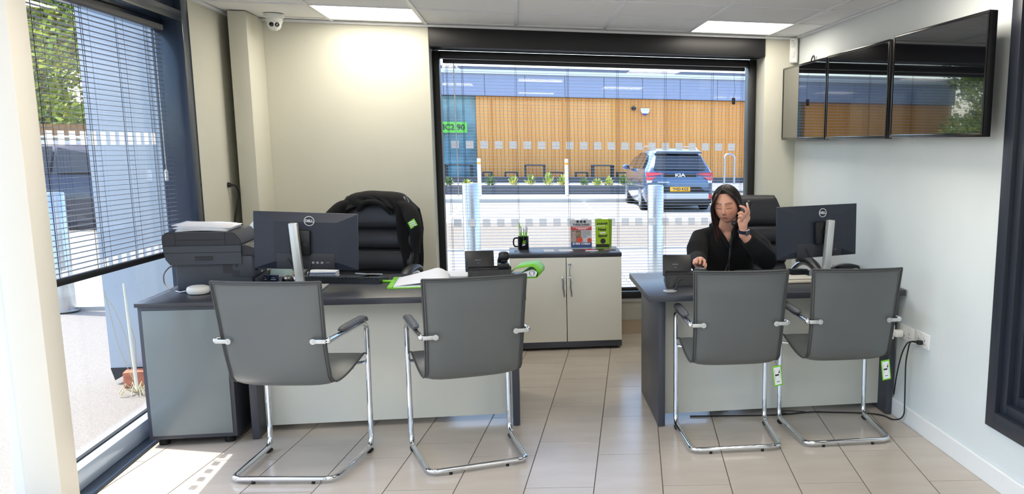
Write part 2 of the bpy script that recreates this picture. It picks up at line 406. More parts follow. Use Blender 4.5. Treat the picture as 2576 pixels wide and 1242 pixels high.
# ---- dark framed opening in the right wall
b=MB()
def ring(b,y0,y1,z0,z1,w,x0,x1):
    b.box(x0,x1,y1-w,y1,z0,z1,.002); b.box(x0,x1,y0,y1-w,z0,z0+w,.002); b.box(x0,x1,y0,y1-w,z1-w,z1,.002); b.box(x0,x1,y0,y0+w,z0+w,z1-w,.002)
ring(b,1.22,3.449,.263,2.258,.075,XR-.012,XR+.05); ring(b,1.295,3.374,.338,2.183,.05,XR+.012,XR+.09); ring(b,1.345,3.324,.388,2.133,.045,XR+.04,XR+.1)
w4=struct('window_4',b,FRAME,True)
b=MB(); b.box(XR+.07,XR+.078,1.38,3.29,.42,2.1); obj('dark_pane',b,mat('dark tinted glass',(14,18,26),.06),w4,False)

# ================================================================ FURNITURE
# ---- desks (origin: front left floor corner, +Y away from the camera)
def desk(label,loc,W,Dp,inset):
    t=thing('desk',label,'desk',loc)
    b=MB(); b.box(0,W,0,Dp,.698,.73,.002); obj('desktop',b,ANTHT,t)
    x0,x1=inset
    b=MB(); b.box(x0,x0+.036,.10,Dp-.03,.004,.6975,.0015); obj('side_panel',b,ANTH,t)
    b=MB(); b.box(x1-.036,x1,.10,Dp-.03,.004,.6975,.0015); obj('side_panel',b,ANTH,t)
    b=MB(); b.box(x0+.037,x1-.037,.215,.233,.035,.6975,.001); obj('modesty_panel',b,CREAM,t)
    for x in (x0+.018,x1-.018):
        for y in (.14,Dp-.07):
            b=MB(); b.lathe([(.0001,0),(.015,0),(.015,.0035),(.0001,.0035)],12,T(x,y,0)); obj('foot',b,RUBBER,t)
    return t
dk1=desk('dark desk with white front panel standing beside the grey cabinet by the left window',(-1.385,4.475,0),1.405,.80,(.035,1.36))
dk2=desk('dark desk with white front panel pushed against the right hand wall',(.632,4.33,0),1.408,.80,(.068,1.402))
# ---- grey pedestal cabinet
t=thing('cabinet','plain grey side cabinet carrying the printer beside the left window','cabinet',(-1.815,4.535,0))
b=MB(); b.box(.012,.41,.0,.66,.038,.700,.0015); b.box(.03,.39,-.003,.0,.065,.68); obj('body',b,[ANTH],t)
b=MB(); b.box(.03,.392,-.006,-.0005,.058,.682,.001); obj('front_panel',b,GREYC,t)
b=MB(); b.box(.003,.428,-.012,.67,.7005,.72,.002); obj('top_panel',b,ANTHT,t)
for x in (.06,.36):
    for y in (.05,.6):
        b=MB(); b.lathe([(.0001,0),(.024,0),(.026,.008),(.02,.038),(.0001,.038)],14,T(x,y,0)); obj('foot',b,RUBBER,t)
# ---- low white cupboard under the window
t=thing('cupboard','low white two door cupboard with dark top in front of the back window','cupboard',(-.085,6.275,0))
b=MB(); b.box(0,.802,-.008,.398,.684,.712,.002); obj('top_panel',b,ANTHT,t)
b=MB(); b.box(.004,.022,.004,.392,.062,.6835); b.box(.78,.798,.004,.392,.062,.6835); b.box(.022,.78,.38,.392,.062,.6835); b.box(.022,.78,.02,.385,.3,.318); obj('carcass',b,CREAM,t,False)
b=MB(); b.box(.0,.802,-.002,.392,.018,.062,.001); obj('plinth',b,ANTH,t)
for x in (.05,.75):
    for y in (.03,.36):
        b=MB(); b.lathe([(.0001,0),(.02,0),(.02,.0175),(.0001,.0175)],12,T(x,y,0)); obj('foot',b,RUBBER,t)
for i in (0,1):
    x0,x1=(.003,.3985) if i==0 else (.4035,.799)
    b=MB(); b.box(x0,x1,-.016,.003,.066,.681,.0012); d=obj('door',b,CREAM,t)
    hx=.372 if i==0 else .425
    hp=[(hx,-.017,.545),(hx,-.03,.540),(hx+.006,-.034,.50),(hx+.002,-.036,.47),(hx+.009,-.034,.44),(hx+.012,-.03,.405),(hx+.012,-.017,.40)]
    b=MB(); b.tube(arcpts(hp,.02,3),.0055,8); obj('handle',b,STEEL,d)
    if i==1:
        b=MB(); b.lathe([(.0001,0),(.011,0),(.011,.006),(.0001,.008)],16,T(.424,-.016,.635)@RX(D2R(90))); obj('lock',b,STEEL,d)
        b=MB(); b.box(.4215,.4265,-.034,-.025,.565,.63,.002); b.box(.418,.430,-.033,-.026,.548,.572,.003); obj('key',b,CHROME,d)

# ---- cantilever visitor chairs
def shell_profile(n=26):
    """back and seat section in the YZ plane, from the top of the back to the seat front"""
    pts=arcpts([(0,-.262,.905),(0,-.235,.74),(0,-.215,.60),(0,-.165,.432),(0,.0,.432),(0,.225,.482)],[.2,.12,.085,.09],5)
    L=[0]
    for i in range(1,len(pts)): L.append(L[-1]+(pts[i]-pts[i-1]).length)
    out=[]
    for k in range(n):
        s=L[-1]*k/(n-1); i=max(j for j in range(len(L)) if L[j]<=s+1e-9); i=min(i,len(pts)-2)
        q=(s-L[i])/max(1e-9,(L[i+1]-L[i])); out.append(pts[i].lerp(pts[i+1],q))
    return out
def visitor_chair(label,loc,rz,group):
    t=thing('visitor_chair',label,'chair',loc,rz,group)
    pr=shell_profile()
    n=len(pr); rows_b=[];rows_f=[]
    for i,p in enumerate(pr):
        tg=(pr[min(i+1,n-1)]-pr[max(i-1,0)]).normalized(); nrm=Vector((0,tg.z,-tg.y))   # points forward/up side
        if nrm.z<0 and i>n//2: nrm=-nrm
        if i<=n//2 and nrm.y<0: nrm=-nrm
        f=i/(n-1); w=.228-.012*math.sin(min(1,f*1.9)*math.pi*.5)+(.010*(f-.55)/.45 if f>.55 else 0)
        th=.016*min(1,math.sin(math.pi*min(max(f,.02),.98))*3)
        A=[];B=[]
        for k in range(13):
            x=-1+k/6; puff=(1-abs(x)**6)
            curve=.012*(x*x)*(1 if f<.5 else .3)
            c=p+nrm*curve+Vector((x*w,0,0))
            A.append(c+nrm*th*puff); B.append(c-nrm*(th*puff+.0005))
        rows_f.append(A);rows_b.append(B)
    def half(name,i0,i1,lab=None):
        b=MB(); b.grid(rows_f[i0:i1]); b.grid(rows_b[i0:i1])
        for A,B in ((rows_f[i0],rows_b[i0]),(rows_f[i1-1],rows_b[i1-1])): b.grid([A,B])
        for c in (0,12): b.grid([[r[c] for r in rows_f[i0:i1]],[r[c] for r in rows_b[i0:i1]]])
        bmesh.ops.remove_doubles(b.bm,verts=b.bm.verts,dist=.0004)
        return obj(name,b,LEATH,t,ang=60)
    mid=15
    bk=half('backrest',0,mid+1); st=half('seat',mid,n)
    # seams piped along both edges and the top
    edge=[rows_b[i][0]+Vector((-.001,0,0)) for i in range(mid,-1,-1)]+[rows_b[0][k]+Vector((0,0,.002)) for k in range(13)]+[rows_b[i][12]+Vector((.001,0,0)) for i in range(mid+1)]
    b=MB(); b.tube(edge,.0045,6); 
    inner=[rows_b[i][0]+Vector((.009,-.0075,0)) for i in range(mid,0,-1)]+[rows_b[0][k].lerp(rows_b[1][k],.24)+Vector((.009 if k==0 else (-.009 if k==12 else 0),-.0075,0)) for k in range(13)]+[rows_b[i][12]+Vector((-.009,-.0075,0)) for i in range(1,mid+1)]
    b.tube(inner,.0022,5); obj('piping',b,LEATHS,bk)
    for c,sg in ((0,-1),(12,1)):
        b=MB(); b.tube([(rows_b[i][c]+rows_f[i][c])/2+Vector((sg*.001,0,0)) for i in range(mid,n)],.0045,6); obj('piping',b,LEATHS,st)
    # tubular frame, one bent tube each side and the rear runner
    R=.0125
    for sg in (-1,1):
        pts=[(sg*.02,-.215,.0225),(sg*.222,-.215,.0225),(sg*.243,.215,.0225),(sg*.243,.232,.62),(sg*.243,.18,.645),(sg*.236,-.215,.648)]
        b=MB(); b.tube(arcpts(pts,[.045,.05,.035,.03],5),R,12); fr=obj('frame_tube',b,CHROME,t)
        b=MB(); b.ball((sg*.236,-.222,.648),.0145); obj('end_cap',b,CHROME,fr)
        # bracket to the backrest
        yb=-.243; b=MB(); b.box(min(sg*.178,sg*.232),max(sg*.178,sg*.232),yb-.003,yb+.003,.639,.657,.0025)
        b.lathe([(.0001,0),(.0125,0),(.0125,.007),(.0001,.007)],16,T(sg*.178,yb+.003,.648)@RX(D2R(90))); b.lathe([(.0001,0),(.005,0),(.004,.004),(.0001,.004)],8,T(sg*.178,yb-.004,.648)@RX(D2R(90)))
        obj('bracket',b,SILVER,t)
        # arm pad
        rows=[]
        for k in range(13):
            f=k/12; y=-.10+.335*f; z=.668-.0*f-(.022*max(0,(f-.82)/.18)**2)
            ww=.022*(1-abs(2*f-1)**6*.5); hh=.013*(1-abs(2*f-1)**8*.6)
            rows.append([(sg*.241+ww*math.cos(a),y,z+hh*math.sin(a)) for a in [2*math.pi*q/14 for q in range(14)]])
        b=MB(); b.grid(rows,close_v=True,caps=True); obj('arm_pad',b,PADM,t)
        b=MB(); b.tube([(sg*.14,.15,.440),(sg*.232,.218,.442)],.008,8); obj('seat_strut',b,CHROME,t)
    b=MB(); b.tube([(-.02,-.215,.0225),(.02,-.215,.0225)],.0129,12); obj('tube_joint',b,CHROME,t)
    b=MB(); b.tube([(-.2,.15,.433),(.2,.15,.433)],.009,8); obj('crossbar',b,CHROME,t)
    for x in (-.13,.13):
        b=MB(); b.lathe([(.0001,0),(.007,0),(.0085,.004),(.006,.0105),(.0001,.0105)],10,T(x,-.215,.0)); obj('foot',b,RUBBER,t)
    for sg in (-1,1):
        b=MB(); b.box(sg*.243-.011,sg*.243+.011,.165,.215,0,.012,.004); obj('foot',b,RUBBER,t)
    return t
CG='grey cantilever visitor chairs'
v1=visitor_chair('grey leather visitor chair nearest the left window, angled in front of the grey cabinet',(-1.015,4.150,0),D2R(-9.5),CG)
dup(v1,(-.262,4.165,0),D2R(14),'grey leather visitor chair at the right hand end of the left desk')
dup(v1,(1.028,4.195,0),D2R(-2),'grey leather visitor chair in front of the woman on the telephone')
dup(v1,(1.605,4.195,0),D2R(-1),'grey leather visitor chair nearest the wall sockets on the right')
# swing tags
def swing_tag(loc,rz,label):
    t=thing('swing_tag',label,'label tag',loc,rz,'green edged tags hanging from the visitor chairs',rot=(0,D2R(-8),rz))
    b=MB(); b.box(-.024,.024,-.0008,.0008,-.105,0,.0005); obj('card',b,LIME,t)
    b=MB(); b.box(-.018,.018,-.0016,-.0009,-.098,-.008); obj('white_panel',b,PAPER,t)
    b=MB(); b.box(-.013,.007,-.0022,-.0017,-.052,-.044); b.box(-.014,-.0135,-.0022,-.0017,-.07,-.02); b.box(.0125,.013,-.0022,-.0017,-.07,-.02); b.box(-.008,.008,-.0022,-.0017,-.084,-.081)
    b.poly([(.005,-.0022,-.040),(.012,-.0022,-.040),(.012,-.0022,-.022)],(0,.0005,0)); obj('printed_mark',b,BLACK,t,False)
    b=MB(); b.tube([(0,0,-.004),(.002,.01,.02),(0,.02,.035)],.0008,5); obj('string',b,BLACK,t)
swing_tag((1.228,4.03,.418),D2R(8),'green edged white tag hanging between the two right hand visitor chairs')
swing_tag((1.800,4.025,.425),D2R(4),'green edged white tag hanging below the visitor chair nearest the wall sockets')

# ---- executive chairs
def exec_chair(label,loc,rz,H=1.15,group='black leather executive chairs'):
    t=thing('executive_chair',label,'chair',loc,rz,group)   # faces local -Y
    def cushion(name,z0,z1,wd0,wd1,yc0,yc1,th,lumps=1):
        rows=[];N=8*lumps
        for i in range(N+1):
            f=i/N; z=z0+(z1-z0)*f; ph=(f*lumps)%1.0; ph=1.0 if (f==1) else ph
            bul=math.sin(math.pi*ph)**.45 if 0<ph<1 else 0
            wdt=(wd0+(wd1-wd0)*f)*(.95+.05*(bul)); yc=yc0+(yc1-yc0)*f
            tf=th*(.45+.55*bul)
            row=[]
            for k in range(24):
                a=2*math.pi*k/24; ca,sa=math.cos(a),math.sin(a)
                row.append((wdt*math.copysign(abs(ca)**.35,ca), yc+tf*math.copysign(abs(sa)**.6,sa)-.03*(abs(ca)**2)*1.0, z))
            rows.append(row)
        b=MB(); b.grid(rows,close_v=True,caps=True); return obj(name,b,BLEATH,t,ang=75)
    cushion('seat_back_lower',.46,.68,.235,.25,.21,.235,.06)
    cushion('seat_back_middle',.68,.815,.25,.262,.235,.262,.06)
    cushion('seat_back_upper',.815,.94,.262,.262,.262,.29,.06)
    cushion('headrest',.94,H,.262,.20,.29,.34,.058)
    b=MB(); b.box(-.26,.26,-.25,.24,.345,.452,.045,4); obj('seat',b,BLEATH,t)
    for sg in (-1,1):
        x=sg*.315
        arm=arcpts([(x*.9,.22,.60),(x,.10,.70),(x,-.08,.70),(x,-.26,.60),(x*.86,-.2,.44)],[.1,.08,.1,.06],5)
        b=MB(); b.tube(arm,.017,10); ar=obj('arm_frame',b,STEEL,t)
        b=MB(); pts=arcpts([(x,.15,.705),(x,.05,.732),(x,-.10,.722),(x,-.25,.645)],.08,5)
        rows=[]
        for i,p in enumerate(pts):
            f=i/(len(pts)-1); ww=.034*(1-abs(2*f-1)**8*.4); rows.append([(p.x+ww*math.cos(a),p.y,p.z+.019*math.sin(a)) for a in [2*math.pi*q/12 for q in range(12)]])
        b.grid(rows,close_v=True,caps=True); obj('arm_pad',b,BLEATH,ar)
    b=MB(); b.lathe([(.0001,.12),(.03,.12),(.03,.30),(.02,.30),(.02,.345),(.0001,.345)],16); obj('gas_lift',b,BLPL if False else BPLAST,t)
    for k in range(5):
        a=2*math.pi*k/5+.3; c,s_=math.cos(a),math.sin(a)
        b=MB(); b.tube([(0,0,.13),(.16*c,.16*s_,.11),(.29*c,.29*s_,.075)],[.03,.025,.018],8); lg=obj('base_leg',b,STEEL,t)
        b=MB(); b.lathe([(.0001,-.02),(.027,-.02),(.027,.02),(.0001,.02)],14,T(.29*c,.29*s_,.0275)@RZ(a+math.pi/2)@RY(D2R(90))); b.tube([(.29*c,.29*s_,.03),(.29*c,.29*s_,.075)],.008,8); obj('castor',b,RUBBER,lg)
    return t
ex1=exec_chair('black leather executive chair draped with a jacket behind the left desk',(-.965,5.60,0),D2R(-12),1.145)
ex2=dup(ex1,(1.60,5.60,0),D2R(6),'black leather executive chair behind the woman, against the right wall')
# jacket draped over the top of the first chair (chair local frame reused)
jk=thing('jacket','black jacket with a green badge draped over the executive chair back','jacket',(-.965,5.60,0),D2R(-12))
def jacket():
    # cloth hood over the headrest: rows run front hem -> top -> back hem, columns left -> right
    rows=[]; NX=40; NS=30
    for i in range(NS+1):
        s=i/NS; row=[]
        for k in range(NX+1):
            u=-1+2*k/NX; a=abs(u)
            topz=1.165-.035*a**2-.075*max(0,(a-.62)/.38)**1.5
            half=.252+.015*(1-s)
            # front hem: high in the middle (collar opening), low at the sides
            fl_=topz-(.045+.10*a**1.2+ (.52 if u>0 else .46)*max(0,(a-.60)/.40)**.55*(1 if a>.60 else 0))
            bk=topz-.52
            ytop=.335; yf=ytop-.078; yb=ytop+.075
            if s<.42:
                q=s/.42; z=fl_+(topz-.02-fl_)*q; y=yf-.045*(1-q)*a-.012*math.sin(u*19+q*5)*(1-q)-.10*(topz-z)*.9
                y+= .018*max(0,(a-.7)/.3)*math.sin(q*7+u*3)
            elif s<.58:
                q=(s-.42)/.16; ang=math.pi*q; y=(yf+yb)/2-math.cos(ang)*(yb-yf)/2; z=topz-.02+.022*math.sin(ang)
            else:
                q=(s-.58)/.42; z=topz-.02-(topz-bk)*q; y=yb+.02*q+.006*math.sin(u*9+q*4)*q-.08*q
            x=u*half*(1-.0*a)*(.90+.10*min(1,(topz-z)*8))+ (.003*math.sin(z*25+u*2) if a>.6 else 0)
            if a>.85: y+= .03*(a-.85)/.15
            row.append((x,y,z+.0015*math.sin(u*9+s*7)))
        rows.append(row)
    b=MB(); b.grid(rows)
    o=obj('jacket_body',b,BCLOTH,jk,ang=80); sd=o.modifiers.new('thick','SOLIDIFY'); sd.thickness=.012; sd.offset=1
    # right shoulder roll and hanging sleeve
    for sg,zl in ((1,.80),(-1,.84)):
        pts=arcpts([(sg*.13,.27,1.10),(sg*.215,.25,1.075),(sg*.268,.215,1.0),(sg*.285,.185,.90),(sg*.285,.165,zl)],.06,4)
        rs=[.022+.026*math.sin(math.pi*min(1,.15+i/(len(pts)-1)*.8)) for i in range(len(pts))]
        b=MB(); b.tube(pts,rs,14); bmesh.ops.translate(b.bm,verts=[],vec=(0,0,0))
        for v in b.bm.verts: v.co+=Vector((.004*math.sin(v.co.z*38+v.co.y*20),.004*math.sin(v.co.z*31),0))
        obj('sleeve',b,BCLOTH,jk,ang=80)
    b=MB(); b.poly([(-.022,-.028,0),(.026,-.018,0),(.020,.028,0),(-.026,.016,0)],(0,0,.002),M=T(.275,.160,.985)@RZ(D2R(14))@RX(D2R(75))@RZ(D2R(20))); bd=obj('badge',b,LIME,jk,False)
    b=MB(); 
    for q in range(3): b.box(-.017,.017,-.015+q*.012,-.009+q*.012,.002,.003,M=T(.275,.160,.985)@RZ(D2R(14))@RX(D2R(75))@RZ(D2R(20)))
    obj('badge_print',b,PAPER,bd,False)
    b=MB(); pts=arcpts([(-.10,.245,1.06),(-.05,.22,1.115),(.05,.22,1.115),(.12,.235,1.04)],.05,4); b.tube(pts,.016,8); obj('collar',b,BCLOTH,jk)
jacket()

def at(px,py,Y):
    d=_f2+_R*((px-CX)/FPX)-_U*((py-CY)/FPX); return Vector((0,0,1.5))+d*(Y/d.y)

# ================================================================ THINGS ON THE DESKS
# ---- printer (origin: bottom front left corner on the cabinet; local +X is its front)
def printer():
    t=thing('printer','dark grey multifunction printer with paper tray and scanner lid on the grey cabinet','printer',(-1.765,4.885,.7205),D2R(3))
    b=MB(); b.box(.02,.375,0,.36,0,.175,.006); b.box(.30,.385,-.004,.364,.06,.175,.01); obj('lower_body',b,DPLAST,t)
    b=MB(); b.poly([(-.02,-.014,.165),(.0,-.014,.135),(.0,-.014,.135),(.335,-.014,.135),(.335,-.014,.232),(-.03,-.014,.232)],(0,.388,0)); ub=obj('scanner_body',b,DPLAST,t,False)
    b=MB(); b.box(-.0305,.337,-.0155,.3755,.196,.1985); obj('seam',b,BPLAST,ub)
    b=MB(); b.box(.115,.20,-.0175,-.0135,.158,.178,.004); obj('grip_recess',b,DPLAST2,ub)
    b=MB(); b.box(.118,.197,-.0185,-.0172,.172,.176); obj('grip_edge',b,BPLAST,ub)
    # document feeder lid
    pr=[(-.032,.232),(-.030,.285),(-.012,.302),(.275,.302),(.305,.300),(.335,.262),(.337,.236),(.330,.232)]
    b=MB(); b.poly([(x,-.012,z) for x,z in pr],(0,.375,0)); bmesh.ops.bevel(b.bm,geom=list(b.bm.edges),offset=.004,segments=2,affect='EDGES'); ld=obj('feeder_lid',b,DPLAST2,t)
    b=MB(); b.box(.03,.262,-.014,-.0115,.262,.264); b.box(.03,.0315,-.014,-.0115,.234,.298); b.box(.2605,.262,-.014,-.0115,.234,.298); obj('lid_seam',b,BPLAST,ld)
    # control panel, sloping to the front
    b=MB(); b.poly([(.337,0,.175),(.405,0,.175),(.405,0,.205),(.337,0,.232)],(0,.362,0)); b.box(.32,.405,.0,.362,.168,.182,.003); cp=obj('control_panel',b,DPLAST2,t,False)
    Mx=T(.371,.18,.2205)@RY(D2R(21.6))
    b=MB(); b.box(-.028,.028,-.17,.17,-.001,.0015,M=Mx); obj('panel_face',b,mat('button panel brown',(52,46,46),.4),cp)
    b=MB(); b.box(-.012,.012,-.06,.03,.0015,.003,M=Mx); obj('display',b,mat('lcd grey',(150,160,150),.2),cp)
    b=MB()
    for i in range(4):
        for j in range(9):
            if 3<=j<=5: continue
            b.box(-.022+i*.012,-.015+i*.012,-.155+j*.033,-.140+j*.033,.0015,.0035,M=Mx)
    o=obj('buttons',b,mat('button grey',(150,148,146),.5),cp); 
    # front output slot and drawer
    b=MB(); b.box(.3855,.388,.04,.32,.09,.16,.003); obj('output_slot',b,mat('slot black',(8,8,10),.8),t)
    b=MB(); b.box(.386,.396,.06,.30,.088,.094,.002); obj('output_tray',b,DPLAST2,t)
    b=MB(); b.box(.3855,.392,.012,.348,.008,.052,.002); obj('paper_drawer',b,DPLAST2,t)
    b=MB(); b.box(.24,.285,-.0015,0,.085,.132,); b.box(.285,.318,-.0055,-.003,.07,.1); obj('side_label',b,DPLAST2,t,False)
    b=MB(); b.box(.305,.311,-.0055,-.0035,.118,.145); obj('side_latch',b,BPLAST,t,False)
    b=MB(); b.box(.3848,.3868,.165,.195,.066,.074); obj('badge',b,PAPER,t,False)
    # stack of loose paper on the lid
    s=thing('paper_stack','curling stack of white paper on top of the printer','paper',(-1.765,4.885,1.0235),D2R(3))
    for k in range(5):
        rows=[]
        for i in range(9):
            f=i/8; x=.02+.245*f+.004*k*(1 if k%2 else -1)
            z=.0012+.0048*k+.010*math.sin(math.pi*f)*.6+(.012*(1-f)**4*(k/4)) 
            rows.append([(x,y_,z) for y_ in (.03+.003*k,.24+.004*k,.31-.002*k)])
        b=MB(); b.grid(rows); o=obj('sheet',b,PAPER,s,ang=60); md=o.modifiers.new('s','SOLIDIFY'); md.thickness=.0035; md.offset=-1
printer()
t=thing('cable','thin grey cable looping from the printer down behind the grey cabinet','cable')
b=MB(); b.tube(arcpts([(-1.775,4.98,.835),(-1.80,4.97,.838),(-1.835,4.96,.80),(-1.832,4.955,.74),(-1.79,4.93,.723)],.03),.0035,8); obj('wire',b,mat('grey cable',(120,112,104),.5),t)
# smart speaker
t=thing('smart_speaker','small round white puck speaker on the grey cabinet','speaker',(-1.61,4.775,.7203))
b=MB(); b.lathe([(.0001,0),(.034,0),(.047,.004),(.053,.013),(.053,.028),(.048,.037),(.034,.042),(.0001,.043)],32); obj('puck',b,mat('soft white plastic',(232,232,230),.55),t)
b=MB(); b.tube([(-.045,.01,.015),(-.07,.025,.012),(-.10,.04,.004),(-.135,.085,.0035)],.0022,7); obj('lead',b,PAPER,t)

# ---- monitors: local -Y is the back of the shell (towards the camera)
def monitor(label,loc,rz,W,H,zb,tilt,stand_x,lean,stand_y=-.075,ptop=.345):
    t=thing('monitor',label,'computer monitor',loc,rz,'computer monitors seen from behind')
    b=MB(); b.box(-.115,.115,-.165,.035,0,.009,.003,M=T(stand_x,0,0)); obj('stand_base',b,SILVER,t)
    b=MB(); b.box(-.021,.021,stand_y-.02,stand_y+.018,.009,ptop,.006,M=T(stand_x,0,0)@Matrix.Shear('XY',4,(0,0)) if False else T(stand_x,0,0)@Matrix(((1,0,lean,0),(0,1,0,0),(0,0,1,0),(0,0,0,1)))); obj('stand_pole',b,SILVER,t)
    Mx=T(0,0,zb+H/2)@RY(tilt)
    b=MB(); b.box(-W/2,W/2,.004,.018,-H/2,H/2,.003,M=Mx)
    b.poly([(-W/2+.003,.005,-H/2+.003),(W/2-.003,.005,-H/2+.003),(W/2-.003,.005,H/2-.003),(-W/2+.003,.005,H/2-.003)],(0,-.0005,0),M=Mx)
    # slightly domed rear shell
    o_=[(-W/2+.004,-H/2+.004),(W/2-.004,-H/2+.004),(W/2-.004,H/2-.004),(-W/2+.004,H/2-.004)]
    i_=[(-W*.3,-H*.36),(W*.3,-H*.36),(W*.3,H*.34),(-W*.3,H*.34)]
    b.grid([[Mx@Vector((x,.004,z)) for x,z in o_],[Mx@Vector((x,-.016,z)) for x,z in i_]],close_v=True); b.face([Mx@Vector((x,-.016,z)) for x,z in i_])
    sh=obj('shell',b,MONB,t,True,ang=20)
    b=MB(); b.box(-W/2+.008,W/2-.008,.0182,.0188,-H/2+.014,H/2-.008,M=Mx); obj('screen',b,mat('screen glow blue',(70,90,120),.3,emit=(120,150,190),estr=.5),t)
    b=MB(); b.box(-W*.28,W*.28,-.019,.003,-H/2+.004,-H/2+.088,.004,M=Mx); obj('port_cover',b,DPLAST2,sh)
    b=MB(); b.box(-.05,.05,-.045,-.012,-.07,.06,.008,M=Mx@T(stand_x,0,0)); obj('mount',b,BPLAST,t)
    b=MB(); b.lathe([(.0001,0),(.014,0),(.014,.006),(.0001,.006)],14,Mx@T(stand_x+.03,-.045,-.01)@RX(D2R(90))); b.tube([(0,-.05,0),(0,stand_y+.01,0)],.012,8,M=Mx@T(stand_x,0,0)); obj('hinge',b,BPLAST,t)
    lz=H*.36
    b=MB(); ro,ri=.0255,.0225; pts=[(ro*math.cos(a),0,ro*math.sin(a)) for a in [2*math.pi*k/40 for k in range(40)]]
    rows=[[(r_*math.cos(2*math.pi*k/40),y_,r_*math.sin(2*math.pi*k/40)) for k in range(40)] for r_,y_ in ((ro,-.0165),(ro,-.0185),(ri,-.0185),(ri,-.0165))]
    b.grid(rows,close_u=True,close_v=True,M=Mx@T(.02,0,lz)); lg=obj('logo_ring',b,mat('logo silver',(225,228,230),.4),t)
    text('DELL',.0185,Mx@T(.02,-.0175,lz)@FACE_MY,MATS['logo silver'],lg,bold=.0007,sx=.95)
    b=MB()
    for k in range(3): b.box(.03+k*.022,.042+k*.022,-.0205,-.0195,-.115,-.105,M=Mx)
    for k in (0,1,2,3): b.box(.10+k*.005,.103+k*.005,-.0205,-.0195,-.11,-.107,M=Mx)
    obj('rear_label',b,mat('label grey',(150,155,165),.6),sh)
    b=MB(); b.tube(arcpts([(.02,-.02,zb+.05),(.015,-.05,zb-.02),(-.005,-.06,zb-.08),(.03,-.04,.02)],.04),.0035,8); b.tube(arcpts([(-.09,-.02,zb+.06),(-.06,-.045,zb-.0),(-.02,-.05,zb-.05),(.03,-.035,.02)],.04),.0032,8); obj('cables',b,BPLAST,t)
    return t
monitor('dark widescreen monitor with silver stand on the left desk',(-1.105,4.87,.7303),D2R(0),.512,.300,.092,D2R(2.2),-.022,-.055)
monitor('dark widescreen monitor with silver stand on the right desk, beside the woman',(1.692,4.80,.7303),D2R(14),.545,.302,.122,D2R(-1.2),.01,.07,ptop=.345)

# ---- keyboards
def keyboard(label,loc,rz,name='keyboard'):
    t=thing(name,label,'keyboard',loc,rz)
    b=MB(); b.poly([(-.22,-.065,0),(-.22,.065,0),(-.22,.065,.012),(-.22,-.065,.026)],(.44,0,0)); obj('case',b,BPLAST,t,False)
    b=MB(); M_=T(0,0,.0195)@RX(D2R(-6.2))
    for r in range(6):
        for c in range(21):
            if c in (15,): continue
            b.box(-.212+c*.0205,-.196+c*.0205,.052-r*.0205-.008,.052-r*.0205+.008,.0,.0075,.0015,1,M=M_)
    o=obj('keys',b,DPLAST2,t,False); o['kind']='stuff'
    return t
keyboard('black full size keyboard behind the monitor on the left desk',(-.955,5.03,.7303),D2R(-13))
keyboard('black keyboard beside the monitor pole on the right desk',(1.47,4.99,.7303),D2R(2))
# mouse
t=thing('computer_mouse','black computer mouse on the left desk beside the keyboard','mouse',(-1.262,5.09,.7303),D2R(10))
b=MB(); b.ball((0,0,.004),.034,sub=3,sc=(.92,1.6,.78)); 
for v in b.bm.verts: v.co.z=max(v.co.z,0)
obj('shell',b,BPLAST,t,ang=80); b=MB(); b.tube([(0,-.02,.0345),(0,.01,.037)],.003,6); obj('wheel',b,STEEL,t)
# smartphone, highlighter
t=thing('smartphone','smartphone lying face up beside the keyboard on the left desk','phone',(-.845,5.135,.7303),D2R(-30)); b=MB(); b.box(-.036,.036,-.075,.075,0,.008,.0035,M=T(0,0,.02)@RX(D2R(-8))); obj('body',b,SILVER,t); b=MB(); b.box(-.033,.033,-.071,.071,.0081,.0087,M=T(0,0,.02)@RX(D2R(-8))); obj('screen',b,mat('phone glass',(18,20,26),.08),t)
b=MB(); b.box(-.03,.03,-.05,.05,0,.0125); obj('phone_rest',b,BPLAST,t,False)
t=thing('highlighter','lime green highlighter pen at the end of the keyboard on the left desk','pen',(-.72,4.955,.7375),D2R(-12)); b=MB(); b.tube([(-.035,0,0),(.02,0,0),(.032,0,0)],[.007,.007,.005],10); obj('barrel',b,LIME,t); b=MB(); b.tube([(.032,0,0),(.05,0,0)],[.004,.002],8); obj('tip',b,PAPER,t)
# three little dark blue boxes
NAVY=mat('navy card',(28,40,78),.4)
for k,(dx,dy,l) in enumerate(((-1.435,5.125,'leftmost of the three little navy card boxes beside the printer'),(-1.385,5.115,'middle one of the three little navy card boxes beside the printer'),(-1.335,5.105,'rightmost of the three little navy card boxes beside the printer'))):
    t=thing('card_box',l,'box',(dx,dy,.7303),D2R(-8),'navy card boxes beside the printer')
    b=MB(); b.box(-.021,.021,-.012,.012,0,.031,.001); obj('box',b,NAVY,t)
    b=MB(); b.box(-.014,.014,-.013,-.0122,.006,.011); b.box(-.010,.010,-.013,-.0122,.017,.020); obj('box_print',b,PAPER,t,False)
# upright document, papers and trays behind the left monitor
t=thing('document','pale green and white document standing between the printer and the left monitor','paper',(-1.30,5.255,.7303),D2R(38)); b=MB(); b.box(-.1,.02,-.002,.002,0,.115,M=RY(D2R(6))@T(0,0,.006)); obj('page',b,mat('pale mint card',(206,224,214),.7),t,False)
t=thing('letter_tray','low stack of three white trays behind the monitor pole on the left desk','tray',(-1.10,5.20,.7303))
for k in range(3):
    b=MB(); b.box(-.075,.075,-.05,.06,.002+k*.013,.011+k*.013,.002); obj('tray',b,PAPER,t)
    if k<2:
        b=MB(); b.box(-.07,.07,-.045,.055,.011+k*.013,.015+k*.013); obj('gap_strip',b,DPLAST,t,False)
t=thing('paper_sheet','sheet of white paper lying beside the mouse on the left desk','paper',(-1.21,5.19,.7303),D2R(5)); b=MB(); b.box(-.085,.02,-.045,.06,0,.0015); obj('page',b,PAPER,t,False)
